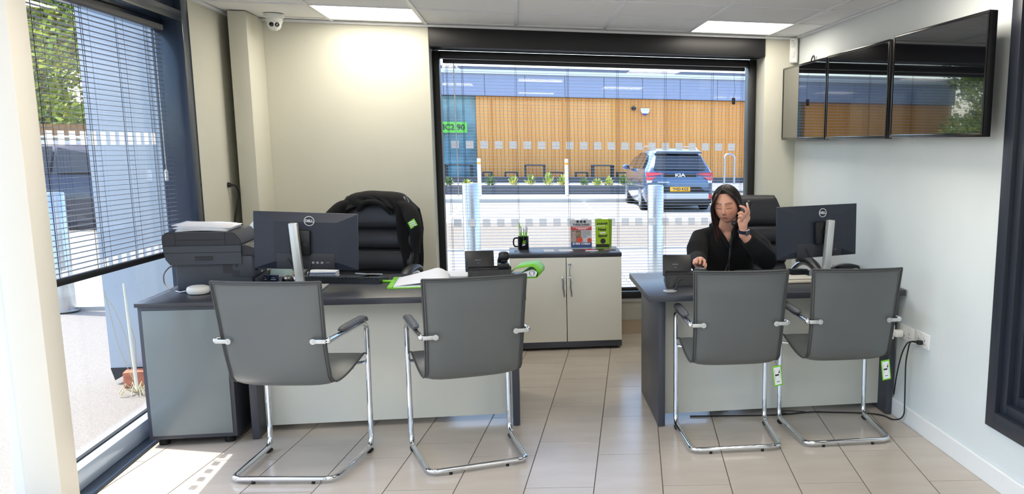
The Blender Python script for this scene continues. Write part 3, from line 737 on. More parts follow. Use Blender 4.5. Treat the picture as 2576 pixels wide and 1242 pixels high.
# pale domed shade behind the left monitor
t=thing('desk_fan','small white rounded desk fan half hidden behind the left monitor','fan',(-1.30,5.42,0))
# (stands on the floor behind the desk)
b=MB(); b.lathe([(.0001,0),(.13,0),(.13,.02),(.02,.04),(.02,.86),(.0001,.86)],20,T(-.09,.06,0)); obj('stand',b,WHITE,t)
b=MB(); b.lathe([(.0001,-.05),(.12,-.045),(.165,-.01),(.165,.015),(.12,.045),(.0001,.05)],28,T(-.09,0,.915)@RX(D2R(90))); obj('fan_head',b,mat('white fan plastic',(226,228,226),.4),t)

# ---- lime folder with curling paper
t=thing('folder','open lime green folder on the left desk under curling white paper','folder',(-.545,4.93,.7303),D2R(2))
b=MB(); b.box(-.155,.155,-.19,.17,0,.004,.001); b.box(-.155,-.128,-.19,.17,.004,.010,.002); obj('cover',b,LIME,t)
b=MB(); b.box(-.125,.145,-.175,.16,.0042,.010,.001); obj('page_block',b,PAPER,t)
t=thing('curled_paper','large curled sheet of white paper rising from the lime folder','paper',(-.545,4.93,.7405),D2R(2))
rows=[]
for i in range(15):
    f=i/14; row=[]
    for j in range(11):
        g=j/10; x=-.125+.30*f; y=-.17+.30*g
        z=.001+ (.085*f**1.1*math.sin(math.pi*min(1,g*.5+.16))**1.3 if f>0 else 0)*(1-.9*max(0,(f-.72)/.28)**1.6)
        row.append((x-.02*g*f,y,z))
    rows.append(row)
b=MB(); b.grid(rows); o=obj('page',b,PAPER,t,ang=80); o.modifiers.new('s','SOLIDIFY').thickness=.0012
t=thing('paper_stack','flat stack of printed white paper behind the left telephone','paper',(-.372,5.10,.7303),D2R(-3))
for k in range(4):
    b=MB(); b.box(-.085+.003*k,.085-.002*k,-.10,.11,.0055*k,.0055*k+.005,.0008); obj('paper_bundle',b,PAPER if k!=1 else mat('lilac paper',(200,196,214),.8),t,False)
# ---- lime ring binder
t=thing('ring_binder','lime green ring binder hanging over the right end of the left desk','folder',(.022,5.10,.7303),D2R(-9))
out=arcpts([(-.10,0,.006),(-.05,0,.058),(.06,0,.074),(.095,0,.035),(.085,0,.002),(-.05,0,.0015)],.022,4)
rows=[[Vector((p.x,y,p.z)) for p in out] for y in (-.10,.16)]
b=MB(); b.grid(rows); o=obj('cover',b,LIME,t,ang=70); o.modifiers.new('s','SOLIDIFY').thickness=.003
b=MB(); b.poly([(-.03,-.095,.010),(.072,-.095,.010),(.082,-.095,.036),(.055,-.095,.050),(.0,-.095,.032)],(0,.24,0)); obj('page_block',b,PAPER,t,False)
b=MB(); b.tube([(.052+.014*math.cos(a),-.098,.032+.014*math.sin(a)) for a in [2*math.pi*k/16 for k in range(16)]],.002,6,closed=True); obj('ring_pull',b,CHROME,t)

# ---- desk telephones
def telephone(label,loc,rz,handset=True,h=1.0):
    t=thing('telephone',label,'telephone',loc,rz,'black desk telephones')
    b=MB(); b.poly([(-.11,-.09,0),(-.11,.10,0),(-.11,.10,.022),(-.11,-.05,.085),(-.11,-.075,.07)],(.235,0,0)); bmesh.ops.bevel(b.bm,geom=list(b.bm.edges),offset=.006,segments=2,affect='EDGES'); obj('base',b,BPLAST,t)
    M_=T(-.045,-.03,.105)@RX(D2R(-18))
    b=MB(); b.box(-.078,.078,-.010,.012,-.055,.062,.005,M=M_); dsp=obj('display_panel',b,BPLAST,t)
    b=MB(); b.box(-.068,.068,.0122,.0128,-.045,.052,M=M_); obj('screen',b,mat('phone lcd',(90,110,130),.2),dsp)
    b=MB(); b.box(-.026,.006,-.0108,-.0098,.006,.0095,M=M_); b.box(-.012,-.004,-.0108,-.0098,-.010,-.007,M=M_); obj('badge',b,mat('dim grey print',(120,124,132),.6),dsp,False)
    b=MB()
    for r in range(4):
        for c in range(4): b.box(-.075+c*.026,-.057+c*.026,-.0+r*.021-.0,.014+r*.021,0,.008,M=T(0,.015,.058)@RX(D2R(-22.7))@T(0,0,.0))
    o=obj('keys',b,DPLAST2,t,False); o['kind']='stuff'
    b=MB(); b.box(.05,.115,-.085,-.035,.07,.098,.008); b.box(.05,.115,.04,.09,.03,.055,.008); obj('cradle',b,BPLAST,t)
    b=MB(); b.poly([(-.095,-.10,0),(-.075,-.10,0),(-.045,-.085,.06),(-.085,-.085,.06)],(0,.02,0)); obj('stand_leg',b,BPLAST,t,False); b=MB(); b.poly([(.075,-.10,0),(.095,-.10,0),(.085,-.085,.06),(.05,-.085,.06)],(0,.02,0)); obj('stand_leg',b,BPLAST,t,False)
    if handset:
        hs=thing('telephone_handset','black handset resting on the telephone on the left desk','telephone handset',(t.location.x+.085*math.cos(rz),t.location.y+.085*math.sin(rz),t.location.z),rz)
        handset_mesh(hs,T(.0,-.01,.122)@RX(D2R(-18))@Matrix.Diagonal((1.25,1.05,1.2,1)))
    return t
def handset_mesh(hs,M_):
    """handset lying along local Y, grip up"""
    rows=[]
    for i in range(17):
        f=i/16; y=-.098+.196*f; e=abs(2*f-1)
        w_=.016+.010*max(0,(e-.55)/.45)**.7; zc=.016*(1-e**2); th=.011+.012*max(0,(e-.6)/.4)**.6
        if i in (0,16): w_*=.6; th*=.6
        zc-=th-.011
        rows.append([(w_*math.copysign(abs(math.cos(a))**.6,math.cos(a)),y,zc+th*math.copysign(abs(math.sin(a))**.6,math.sin(a))) for a in [2*math.pi*k/14 for k in range(14)]])
    b=MB(); b.grid(rows,close_v=True,caps=True,M=M_); obj('grip',b,BPLAST,hs,ang=60)
    b=MB(); 
    for y in (-.08,.08): b.lathe([(.0001,-.003),(.013,-.003),(.013,0),(.0001,0)],14,M_@T(0,y,-.0275))
    obj('earpiece',b,DPLAST2,hs)
telephone('black desk telephone with tilted display on the left desk',(-.185,5.0,.7303),D2R(4))
telephone('black desk telephone with tilted display on the right desk, being dialled',(.885,4.685,.7303),D2R(-6),handset=False)
# grommet in the right desk with a hooked lead
t=thing('cable_grommet','round silver cable grommet in the top of the right desk','grommet',(.765,4.465,.7302)); b=MB(); b.lathe([(.0001,0),(.036,0),(.036,.003),(.03,.004),(.0001,.004)],26); obj('cap',b,SILVER,t)
b=MB(); b.tube(arcpts([(.025,0,.004),(.04,.01,.02),(.045,.015,.05),(.075,.05,.055)],.012),.0035,8); obj('lead',b,BPLAST,t)
# items at the right end of the right desk
t=thing('storage_tray','small cream plastic box on the right desk between the two visitor chairs','box',(1.50,4.66,.7303),D2R(3)); b=MB(); b.box(-.10,.10,-.05,.05,0,.026,.01,3); obj('box',b,mat('cream plastic',(214,206,188),.5),t); b=MB(); b.box(-.103,.103,-.053,.053,.024,.034,.005); obj('lid',b,mat('pale cream lid',(228,222,208),.5),t)
t=thing('paper_sheet','papers lying under the monitor on the right desk','paper',(1.52,4.86,.7303),D2R(-4)); b=MB(); b.box(-.10,.045,-.05,.05,0,.006); obj('page',b,PAPER,t,False)
t=thing('card_reader','black curved card reader with a white label at the far right end of the desk','card reader',(1.925,4.975,.7303),D2R(8))
rows=[]
for i in range(11):
    f=i/10; x=-.095+.19*f; h=.012+.045*math.sin(math.pi*min(1,.12+f*.62)); 
    rows.append([(x,-.04,0),(x,-.038,h*.7),(x,-.02,h),(x,.02,h),(x,.038,h*.7),(x,.04,0)])
b=MB(); b.grid(rows,close_v=True,caps=True); obj('body',b,mat('gloss black plastic',(12,12,15),.12),t,ang=50)
b=MB(); b.box(.045,.075,-.0415,-.0395,.008,.03,.001); obj('white_label',b,PAPER,t)
b=MB(); b.tube([(-.05,0,.03),(-.075,0,.055)],.004,8); obj('clip',b,SILVER,t)

# ---- on the white cupboard
ZT=.7123
t=thing('mug','black mug with a green and white logo holding pens on the white cupboard','mug',(.018,6.555,ZT),D2R(-8))
b=MB(); b.lathe([(.0001,0),(.039,0),(.0405,.004),(.0405,.096),(.037,.096),(.036,.006),(.0001,.006)],28); obj('body',b,mat('black glaze',(16,16,22),.12),t)
b=MB(); b.tube(arcpts([(-.038,0,.082),(-.066,0,.084),(-.074,0,.05),(-.066,0,.018),(-.038,0,.02)],.02),.0055,10); obj('handle',b,MATS['black glaze'],t)
b=MB(); 
for (u0,u1,z0,z1,mi) in ((.0,.55,.048,.056,0),(.05,.6,.060,.067,0),(-.05,.5,.032,.043,1)):
    b.mi=mi; rows=[[(.0409*math.sin(a),-.0409*math.cos(a),z+.012*(a-.3)) for z in (z0,z1)] for a in [u0+(u1-u0)*k/6 for k in range(7)]]; b.grid(rows)
obj('mug_print',b,[LIME,PAPER],t)
PENG=mat('lime pen barrel',(130,214,40),.3); PENW=mat('clear pen cap',(222,228,232),.2)
lab=['leftmost lime pen in the black mug','tallest slanting lime pen in the black mug']
for k in range(9):
    a=k*2*math.pi/9; r_=.020 if k else .0; bx,by=.016*math.cos(a),.016*math.sin(a); tx,ty=.029*math.cos(a),.029*math.sin(a)
    H_=.158+.008*math.sin(k*2.3); H_=.19 if k==4 else H_
    t=thing('pen','tall lime green pen leaning out of the left side of the black mug' if k==4 else 'lime green pen with clear cap standing in the black mug','pen',(.018,6.555,ZT+.007),0,'lime pens in the mug' if k!=4 else None)
    b=MB(); p0=Vector((bx,by,.0)); p1=Vector((tx,ty,H_)); m_=p0.lerp(p1,.78); b.tube([p0,m_],.0042,8); obj('barrel',b,PENG,t)
    b=MB(); b.tube([m_,p1],[.0046,.0036],8); b.tube([m_+Vector((.005,0,0)),p1+Vector((.005,0,-.01))],.0012,5); obj('cap',b,PENW if k!=4 else PENG,t)
t=thing('paper_sheet','white printed card lying flat in the middle of the cupboard top','paper',(.268,6.44,ZT),D2R(2)); b=MB(); b.box(-.105,.105,-.06,.06,0,.0012); obj('page',b,PAPER,t,False)
b=MB(); b.box(-.03,.005,-.055,.055,.0013,.0017); obj('printed_panel',b,mat('pale grey print',(170,182,196),.7),t,False)
# red, white and blue leaflets
RED=mat('leaflet red',(186,52,58),.5); BLU=mat('leaflet blue',(36,72,128),.5); GRY=mat('leaflet grey',(196,200,206),.5)
t=thing('leaflet_stand','stand of red, white and blue takeaway leaflets on the cupboard','leaflet stand',(.445,6.53,ZT),D2R(-2))
Mx=T(0,0,.004)@RX(D2R(-7))
b=MB(); b.box(-.078,.078,-.004,.006,0,.212,M=Mx); b.box(-.078,.078,-.006,.06,0,.003); lf=obj('leaflet_pack',b,GRY,t,False)
b=MB(); b.box(-.0765,.0765,-.0052,-.0042,.135,.163,M=Mx); obj('red_band',b,RED,lf,False)
b=MB(); b.box(-.0765,.0765,-.0052,-.0042,.004,.045,M=Mx); obj('blue_band',b,BLU,lf,False)
b=MB(); b.box(-.075,.0,-.0052,-.0042,.046,.133,M=Mx); obj('photo_panel',b,mat('photo brown',(96,84,72),.6,var=.5,vscale=60,vary=(160,140,120)),lf,False)
b=MB(); b.box(-.07,-.038,-.0062,-.0052,.05,.098,M=Mx); b.lathe([(.0001,0),(.015,0),(.015,.001),(.0001,.001)],16,Mx@T(-.055,-.0062,.112)@RX(D2R(90))); obj('photo_figure',b,mat('photo skin tone',(170,150,145),.6),lf,False)
b=MB(); b.lathe([(.0001,0),(.022,0),(.022,.001),(.0001,.001)],22,Mx@T(-.012,-.0064,.062)@RX(D2R(90))); b.lathe([(.0001,0),(.017,0),(.017,.001),(.0001,.001)],22,Mx@T(.060,-.0064,.06)@RX(D2R(90))); obj('round_sticker',b,mat('sticker orange red',(206,70,50),.5),lf)
b=MB(); 
for k in range(6): b.box(.006,.068 if k<4 else .04,-.0056,-.0050,.124-k*.009,.127-k*.009,M=Mx)
obj('menu_lines',b,mat('print dark grey',(120,122,128),.7),lf,False)
b=MB()
for k in range(3): b.lathe([(.0001,0),(.0105,0),(.0105,.001),(.0001,.001)],18,Mx@T(-.026+.026*k,-.0046,.198)@RX(D2R(90)))
obj('round_logo',b,mat('print charcoal',(60,64,70),.6),lf)
text('THREE SHIRES',.0205,Mx@T(0,-.0046,.175)@FACE_MY,MATS['print charcoal'],lf,bold=.0006,sx=.98)
text('01909 310064',.0225,Mx@T(0,-.0056,.033)@FACE_MY,PAPER,lf,bold=.0006,sx=1)
b=MB(); b.box(-.066,.066,-.0058,-.0053,.154,.157,M=Mx); b.box(-.04,.05,-.0058,-.0053,.147,.150,M=Mx); b.box(-.022,.036,-.0058,-.0053,.140,.143,M=Mx); obj('small_print',b,PAPER,lf,False)
# green leaflets
GRN=mat('leaflet lime',(150,190,22),.5)
t=thing('leaflet_stand','stand of lime green leaflets asking about space on the cupboard','leaflet stand',(.605,6.545,ZT),D2R(3))
b=MB(); b.box(-.052,.05,-.003,.003,0,.215,M=T(0,0,.004)@RX(D2R(-6))); b.box(-.05,.05,-.012,.05,0,.003); lf=obj('front_leaflet',b,GRN,t,False)
b=MB(); b.box(-.042,.065,.002,.009,.002,.216,M=T(.002,.002,.004)@RX(D2R(-6))@RY(D2R(2.5))); obj('rear_leaflet',b,mat('leaflet dark lime',(116,150,20),.5),t,False)
Mx=T(0,0,.004)@RX(D2R(-6))
b=MB(); b.box(-.051,.049,-.0042,-.0032,.003,.027,M=Mx); b.lathe([(.0001,0),(.02,0),(.02,.001),(.0001,.001)],22,Mx@T(.003,-.0035,.05)@RX(D2R(90))); obj('black_print',b,BLACK,lf,False)
text('Need',.027,Mx@T(-.002,-.0036,.137)@FACE_MY,BLACK,lf,bold=.0012); text('extra',.02,Mx@T(.002,-.0036,.113)@FACE_MY,PAPER,lf,bold=.001); text('Space?',.027,Mx@T(.002,-.0036,.09)@FACE_MY,BLACK,lf,bold=.0012)
text('STORAGE',.018,Mx@T(.0,-.0036,.180)@RY(D2R(-3))@FACE_MY,BLACK,lf,bold=.001); b=MB(); b.box(-.04,.03,-.0042,-.0034,.163,.167,M=Mx@RY(D2R(-3))); obj('white_swash',b,PAPER,lf,False)
for k,(x,y,r_,c,l) in enumerate(((.50,6.455,4,RED,'little red edged card lying in front of the takeaway leaflets'),(.51,6.385,-3,PAPER,'little white card at the front of the cupboard top'),(.645,6.43,2,mat('taupe card',(140,126,120),.6),'little stack of taupe cards at the right end of the cupboard'))):
    t=thing('business_card',l,'card',(x,y,ZT),D2R(r_)); b=MB(); b.box(-.045,.045,-.018,.018,0,.004 if k<2 else .008,.0005); obj('card',b,c,t,False)

# ================================================================ ON THE WALLS AND CEILING
def tv(label,Y0,Y1,z0,z1,x,rz=0):
    L=Y1-Y0
    t=thing('television',label,'television',(x,(Y0+Y1)/2,(z0+z1)/2),D2R(-90)+rz,'wall mounted black televisions')
    # local +X runs along the wall towards the camera, local -Y faces the room
    H=(z1-z0); Fm=.013
    b=MB(); b.box(-L/2,L/2,-.001,.035,-H/2,H/2,.003); b.box(-L*.36,L*.40,.03,.062,-H*.36,H*.30,.012); bd=obj('cabinet_shell',b,BPLAST,t)
    b=MB(); b.box(-L/2+Fm,L/2-Fm,-.0022,-.0012,-H/2+Fm+.004,H/2-Fm); obj('screen',b,mat('tv black glass',(6,7,10),.0,spec=1.0,coat=1),t)
    b=MB(); b.box(-L/2,L/2,-.005,-.001,H/2-Fm,H/2,.001); b.box(-L/2,L/2,-.005,-.001,-H/2,-H/2+Fm+.004,.001); b.box(-L/2,-L/2+Fm,-.005,-.001,-H/2+Fm,H/2-Fm); b.box(L/2-Fm,L/2,-.005,-.001,-H/2+Fm,H/2-Fm); obj('bezel',b,mat('gloss bezel',(10,10,12),.2),t)
    b=MB(); b.box(-.15,.15,.062,XR-x-.002,-.12,.12,.004); obj('wall_bracket',b,BPLAST,t)
tv('wall mounted television in the corner, farthest of three',5.415,6.36,1.532,2.052,1.935)
tv('wall mounted television in the middle of three',4.435,5.385,1.535,2.052,1.93)
tv('wall mounted television nearest the dark framed window',3.43,4.385,1.54,2.06,1.93)
t=thing('television_cable','thin black cable looping above the corner television','cable'); b=MB(); b.tube(arcpts([(2.02,6.02,2.0),(2.025,6.0,2.09),(2.03,5.96,2.12),(2.03,5.92,2.0)],.03),.005,8); obj('wire',b,BPLAST,t)
# alarm sensor
t=thing('motion_sensor','slim white alarm motion sensor high in the back right corner','sensor',(2.012,6.366,2.185),D2R(-28))
b=MB(); b.box(-.030,.030,-.022,.018,-.090,.088,.009,3); s_=obj('case',b,mat('sensor white',(232,232,228),.4),t)
b=MB(); b.box(-.018,.012,-.0245,-.021,.02,.056,.003); obj('lens',b,mat('lens pearl',(210,212,210),.25),t); b=MB(); b.box(-.012,.010,-.0245,-.021,-.055,-.015,.003); obj('lens',b,mat('lens pearl',(210,212,210),.25),t)
b=MB(); b.box(-.016,.004,-.0235,-.0215,.064,.067); obj('brand_bar',b,DPLAST,t)
# dome camera
t=thing('security_camera','white dome security camera under the ceiling near the column','camera',(-1.50,6.14,0))
W_=mat('camera white',(230,232,228),.35)
b=MB(); b.lathe([(.0001,ZC-.001),(.062,ZC-.001),(.062,ZC-.018),(.052,ZC-.026),(.0001,ZC-.026)],32); obj('mounting_ring',b,W_,t)
b=MB(); b.lathe([(.048,ZC-.024),(.050,ZC-.045),(.040,ZC-.062),(.0001,ZC-.062)],28); b.ball((0,-.006,ZC-.062),.043,sub=3); hd=obj('ball_head',b,W_,t)
tocam=(Vector((0,0,1.5))-Vector((-1.50,6.134,ZC-.062))).normalized(); q=tocam.to_track_quat('Z','Y').to_matrix().to_4x4()
MM=T(0,-.006,ZC-.062)@q
for s in (-1,1):
    b=MB(); b.lathe([(.0001,.036),(.0135,.0355),(.0135,.0420),(.0001,.0445)],20,MM@T(s*.016,-.002,0)); obj('lens',b,mat('lens black',(10,10,14),.1),hd)
b=MB(); b.box(.013,.019,-.007,.004,.0435,.0455,M=MM); obj('ir_window',b,SILVER,hd)
# wall cable
t=thing('wall_cable','black cable curving out of a round grommet beside the column','cable'); b=MB(); b.lathe([(.0001,0),(.017,0),(.014,.016),(.0001,.016)],18,T(XL+.0005,5.99,1.212)@RY(D2R(90))); obj('grommet',b,BPLAST,t)
b=MB(); b.tube(arcpts([(XL+.012,5.99,1.212),(XL+.045,6.0,1.21),(XL+.055,6.02,1.16),(XL+.02,6.01,1.0),(XL+.012,6.01,.72)],.05),.0065,8); obj('wire',b,BPLAST,t)
# sockets
PW=mat('socket white',(236,236,232),.35)
def sock(label,y0,y1,z0,z1):
    t=thing('wall_socket',label,'socket',(XR,(y0+y1)/2,(z0+z1)/2),D2R(-90),'double wall sockets')
    w=(y1-y0)/2; h=(z1-z0)/2; b=MB(); b.box(-w,w,-.011,-.0005,-h,h,.003); pl=obj('plate',b,PW,t)
    for s in (-1,1):
        b=MB(); b.box(s*.035-.006,s*.035+.006,-.015,-.0105,h-.032,h-.012,.0015); obj('switch',b,mat('switch white',(222,222,218),.3),t)
        b=MB(); b.box(s*.035-.002,s*.035+.002,-.0118,-.0108,-.004,.006); b.box(s*.035-.012,s*.035-.006,-.0118,-.0108,-.02,-.016); b.box(s*.035+.006,s*.035+.012,-.0118,-.0108,-.02,-.016); obj('pin_holes',b,BPLAST,t,False)
sock('double wall socket farther along the right wall, with the white plug-in unit',4.215,4.385,.456,.535)
sock('double wall socket nearer the window frame, with the black plugs',4.035,4.200,.462,.540)
t=thing('plug_in_unit','white plug-in air freshener unit sticking out of the farther wall socket','plug-in',(XR-.012,4.345,.49),D2R(-90))
b=MB(); b.box(-.022,.022,-.05,-.001,-.022,.016,.008,3); b.lathe([(.0001,-.04),(.026,-.038),(.029,-.02),(.029,.035),(.022,.042),(.0001,.042)],22,T(-.035,-.062,.0)); obj('body',b,PW,t)
b=MB(); b.lathe([(.0001,0),(.0225,0),(.0225,.003),(.0001,.003)],20,T(-.035,-.062,.042)); obj('top_vent',b,mat('tan vent',(190,170,130),.5),t)
t=thing('power_cable','black cables running from the wall socket down to the floor behind the right desk','cable')
b=MB(); b.box(XR-.038,XR-.0112,4.095,4.125,.478,.500,.004); obj('plug',b,BPLAST,t)
b=MB(); b.tube(arcpts([(XR-.03,4.115,.49),(XR-.05,4.17,.485),(XR-.045,4.22,.36),(XR-.025,4.25,.15),(XR-.03,4.235,.04),(1.99,4.31,.0045),(1.98,4.405,.0045),(1.90,4.46,.0045),(1.6,4.535,.0045),(1.4,4.51,.0045),(1.2,4.53,.0045),(.9,4.57,.0045)],.05,6),.004,8); obj('wire',b,BPLAST,t)
b=MB(); b.tube(arcpts([(XR-.03,4.115,.487),(XR-.05,4.19,.48),(XR-.045,4.27,.40),(XR-.04,4.335,.26),(XR-.025,4.39,.13)],.08,6),.004,8); obj('wire',b,BPLAST,t)
b=MB(); b.tube(arcpts([(1.56,4.535,.006),(1.50,4.56,.006),(1.42,4.58,.006),(1.40,4.54,.0125),(1.45,4.51,.006)],.03,6),.0035,8); obj('wire',b,BPLAST,t)

# ================================================================ OUTSIDE
def gz(y): return -.05 if y<11 else (-.05-.25*min(1,(y-11)/11))
ASPH=mat('asphalt',(104,98,92),.9,bump=.6,bscale=90,var=.35,vscale=260,vary=(150,142,132),detail=3)
ASPHF=mat('grey road tarmac',(118,108,94),.9,var=.12,vscale=30)
PAVE=mat('pale block paving',(146,141,132),.85,var=.10,vscale=14)
KERB=mat('kerb concrete',(172,170,164),.8)
def strip(b,y0,y1,x0,x1,dz,n=1):
    b.grid([[(x,y,gz(y)+dz) for x in (x0,x1)] for y in [y0+(y1-y0)*k/n for k in range(n+1)]])
b=MB(); b.grid([[(x,y,gz(y)) for x in (-60,60)] for y in (-20,11,22,90)])
gr=struct('ground',b,ASPHF)
b=MB(); b.box(-9,XL-.26,-10,8.8,-.2,-.045); struct('ground_near_window',b,ASPH)
b=MB()
b.box(-30,-2.2,8.8,16,-.2,-.03); b.box(-2.2,12,7.2,12.6,-.2,-.03)
pv=struct('pavement',b,PAVE)
# separate paving blocks close to the building
blk=MB(); blk.box(-.098,.098,-.048,.048,0,.012); bme=blk.me('paving_block',PAVE,False); cnt=0
for r in range(14):
    for c in range(20):
        x=-1.0+c*.205+(.1 if r%2 else 0); y=9.0+r*.102
        if cnt<280: link('paving_block',bme,pv,(x,y,-.030)); cnt+=1
b=MB(); b.box(-30,-2.2,8.65,8.8,-.2,-.01); b.box(-2.2,12,12.6,12.75,-.2,-.012); b.box(-12,3.6,26.6,28.94,-.34,-.19,.01); struct('kerb',b,KERB)
b=MB(); b.grid([[(x,y,gz(y)+.003) for x in (-12,14)] for y in (19.2,22,28.6)]); struct('parking_bay_paving',b,PAVE)
b=MB()
for x in (-1.6,1.9,5.6,8.8): b.grid([[(x+dx,y,gz(y)+.007) for dx in (-.05,.05)] for y in (19.6,22,27.8)])
struct('parking_bay_lines',b,mat('white road paint',(235,235,232),.7))
# planting bed edging and gravel
b=MB(); b.box(-8,3.6,28.95,29.15,-.35,.10); tag(obj('planter_edging',b,mat('charcoal sleeper',(66,70,76),.7)),'long low charcoal edging board along the front of the planting bed','edging')
b=MB(); b.box(-8,3.6,29.16,31.6,-.35,.02); struct('planting_bed_gravel',b,mat('pinkish gravel',(206,184,164),.9,var=.5,vscale=40,vary=(150,136,120)))
b=MB(); b.box(-8,14,31.65,38.9,-.32,-.22); struct('terrace',b,mat('terrace grey',(128,128,132),.8))
b=MB(); b.box(-8,11,38.0,38.2,-.3,.02); tag(obj('terrace_edging',b,mat('charcoal sleeper',(66,70,76),.7)),'dark low edging in front of the timber wall','edging')
def shrub(x,y,z,r,h,label,seed,cols):
    rnd=random.Random(seed); t=thing('shrub',label,'plant',(x,y,z),0,'small shrubs in the planting bed')
    b=MB()
    for k in range(90):
        a=rnd.random()*6.283; e=rnd.random()*1.2+.15; l=h*(.6+.5*rnd.random()); d=Vector((math.cos(a)*math.cos(e)*r/h,math.sin(a)*math.cos(e)*r/h,math.sin(e)))
        w_=Vector((-math.sin(a),math.cos(a),0))*.025; p=d*l*.35; q=d*l
        b.mi=k%len(cols); b.face([p-w_*.3,p+w_*.3,q*.9+w_,q+Vector((0,0,.01)),q*.9-w_])
    obj('foliage',b,cols,t,False)
LG=[mat('leaf lime',(176,190,70),.6),mat('leaf mid green',(96,130,56),.6),mat('leaf yellow',(206,200,96),.6)]
DG=[mat('leaf dark green',(64,92,44),.6),mat('leaf mid green',(96,130,56),.6)]
for k,(x,hh,c,l) in enumerate(((-2.3,.3,DG,'dark green shrub at the left end of the planting bed'),(-1.75,.22,LG,'pale shrub left of the first white post'),(-.95,.42,DG,'bushy dark shrub just right of the first white post'),(-.2,.36,LG,'yellow green shrub, second right of the first white post'),(.35,.4,LG,'round yellow green shrub left of the first picnic table'),(.95,.5,LG,'shrub with an upright spike below the first picnic table'),(1.45,.4,LG,'yellow green shrub just left of the second white post'),(2.2,.28,DG,'small shrub right of the second white post'),(2.6,.3,LG,'low yellowish shrub between the picnic benches'),(3.0,.36,LG,'yellow green shrub beside the parked car'),(3.55,.4,DG,'dark shrub right beside the parked car'))):
    shrub(x,30.2+.4*math.sin(k*2.1),.02,.24,hh,l,k,c)
# white posts with an orange band
for x,l in ((-1.215,'white slatted post with orange band nearer the glass shopfront'),(1.47,'white slatted post with orange band in the middle of the view')):
    t=thing('marker_post',l,'post',(x,28.0,-.3),0,'white marker posts'); b=MB(); b.box(-.055,.055,-.055,.055,0,1.27,.005); obj('post',b,mat('post white',(236,236,232),.6),t); b=MB(); b.box(-.058,.058,-.058,.058,1.10,1.16); obj('band',b,mat('band orange',(246,160,40),.5),t)
# bollards
for x,y,l,hh in ((-.505,9.5,'brushed steel bollard outside the window, behind the mug side',1.09),(1.462,9.5,'brushed steel bollard outside the window, left of the woman',1.075),(-4.0,8.60,'brushed steel bollard seen through the left window',1.05)):
    t=thing('bollard',l,'bollard',(x,y,-.03 if y>9 else -.03),0,'brushed steel bollards'); b=MB(); b.lathe([(.0001,0),(.088,0),(.088,hh-.012),(.080,hh),(.0001,hh)],28); obj('shaft',b,STEEL,t); b=MB(); b.lathe([(.0001,0),(.11,0),(.11,.008),(.0001,.008)],24); obj('base_plate',b,STEEL,t)
# far store building
BY=40.0
t=thing('store_building','long timber clad store with a slate grey fascia across the car park','building',(0,BY,-.3))
TIM=mat('timber cladding',(224,142,60),.7,var=.25,vscale=3,vary=(242,174,88),objrand=.55,stretch=(6,1,.5))
b=MB(); b.box(-1.8,10.45,.05,6,0,3.75); obj('wall',b,mat('timber backing',(120,76,40),.8),t,False)
nb=72; wd=12.25/nb; pb=MB(); pb.box(-wd/2+.006,wd/2-.006,-.0,.045,0,3.74); pm=pb.me('cladding_board',TIM,False)
for k in range(nb): link('cladding_board',pm,t,(-1.8+wd*(k+.5),(.004 if k%3 else 0),0))
b=MB(); b.box(-16.9,-9.3,.05,6,0,3.75); obj('wall',b,MATS['timber backing'],t,False)
for k in range(44): link('cladding_board',pm,t,(-16.9+wd*(k+.5),(.004 if k%3 else 0),0))
FAS=mat('slate fascia panel',(150,162,188),.45)
b=MB(); b.box(-17.0,13.2,-.1,6,3.755,5.0); obj('fascia_core',b,mat('fascia joint',(84,92,110),.6),t,False)
pb=MB(); pb.box(-.855,.855,-.16,-.1,3.76,4.68); pm=pb.me('fascia_panel',FAS,False)
for k in range(18): link('fascia_panel',pm,t,(-16.1+1.73*k,0,0))
b=MB(); b.box(-17.0,13.2,-.25,.1,4.69,4.86); obj('roof_edge',b,mat('roof trim white',(226,230,236),.4),t,False)
b=MB(); b.box(10.46,10.9,-.02,6,0,3.75); obj('end_pier',b,FAS,t,False)
b=MB(); b.box(-9.28,-1.82,.3,6,0,3.74); obj('glazed_hall',b,mat('shop interior teal',(92,128,140),.5,var=.6,vscale=.7,vary=(170,200,206)),t,False)
b=MB(); b.box(-9.28,-1.82,.1,.12,0,3.74); obj('glazing',b,glassmat('shopfront glass',(.80,.93,.97,1)),t,False)
for x in (-3.6,-5.4,-7.2,-9):
    b=MB(); b.box(x-.04,x+.04,.05,.15,0,3.74); obj('mullion',b,FRAME,t,False)
b=MB(); b.box(-6.5,-2.2,.05,.09,2.15,2.62); sg=obj('painted_reflection',b,mat('reflected stripe green',(96,220,60),.5),t,False)  # solid strip painted as a green vehicle stripe reflected in the shopfront glass
text('OTIC2 90',.34,T(-3.0,.03,2.38)@FACE_MY,mat('reflected lettering dark',(20,60,40),.5),sg,bold=.01)
t2=thing('wall_alarm','white and blue alarm box on the timber wall','alarm box',(5.65,BY-.05,2.78)); b=MB(); b.poly([(-.2,0,.26),(.2,0,.26),(.19,0,.12),(.11,0,.02),(-.11,0,.02),(-.19,0,.12)],(0,-.1,0)); obj('case',b,PAPER,t2,False); b=MB(); b.poly([(-.12,-.001,.03),(.12,-.001,.03),(.07,-.001,-.04),(-.07,-.001,-.04)],(0,-.1,0)); obj('blue_tip',b,mat('alarm blue',(30,70,170),.4),t2,False)
t2=thing('wall_lamp','small round black lamp on the timber wall beside the alarm box','wall lamp',(5.13,BY-.05,3.03)); b=MB(); b.ball((0,-.06,0),.11,sub=2); b.box(-.05,.05,-.05,0,-.05,.05); obj('body',b,BLACK,t2)
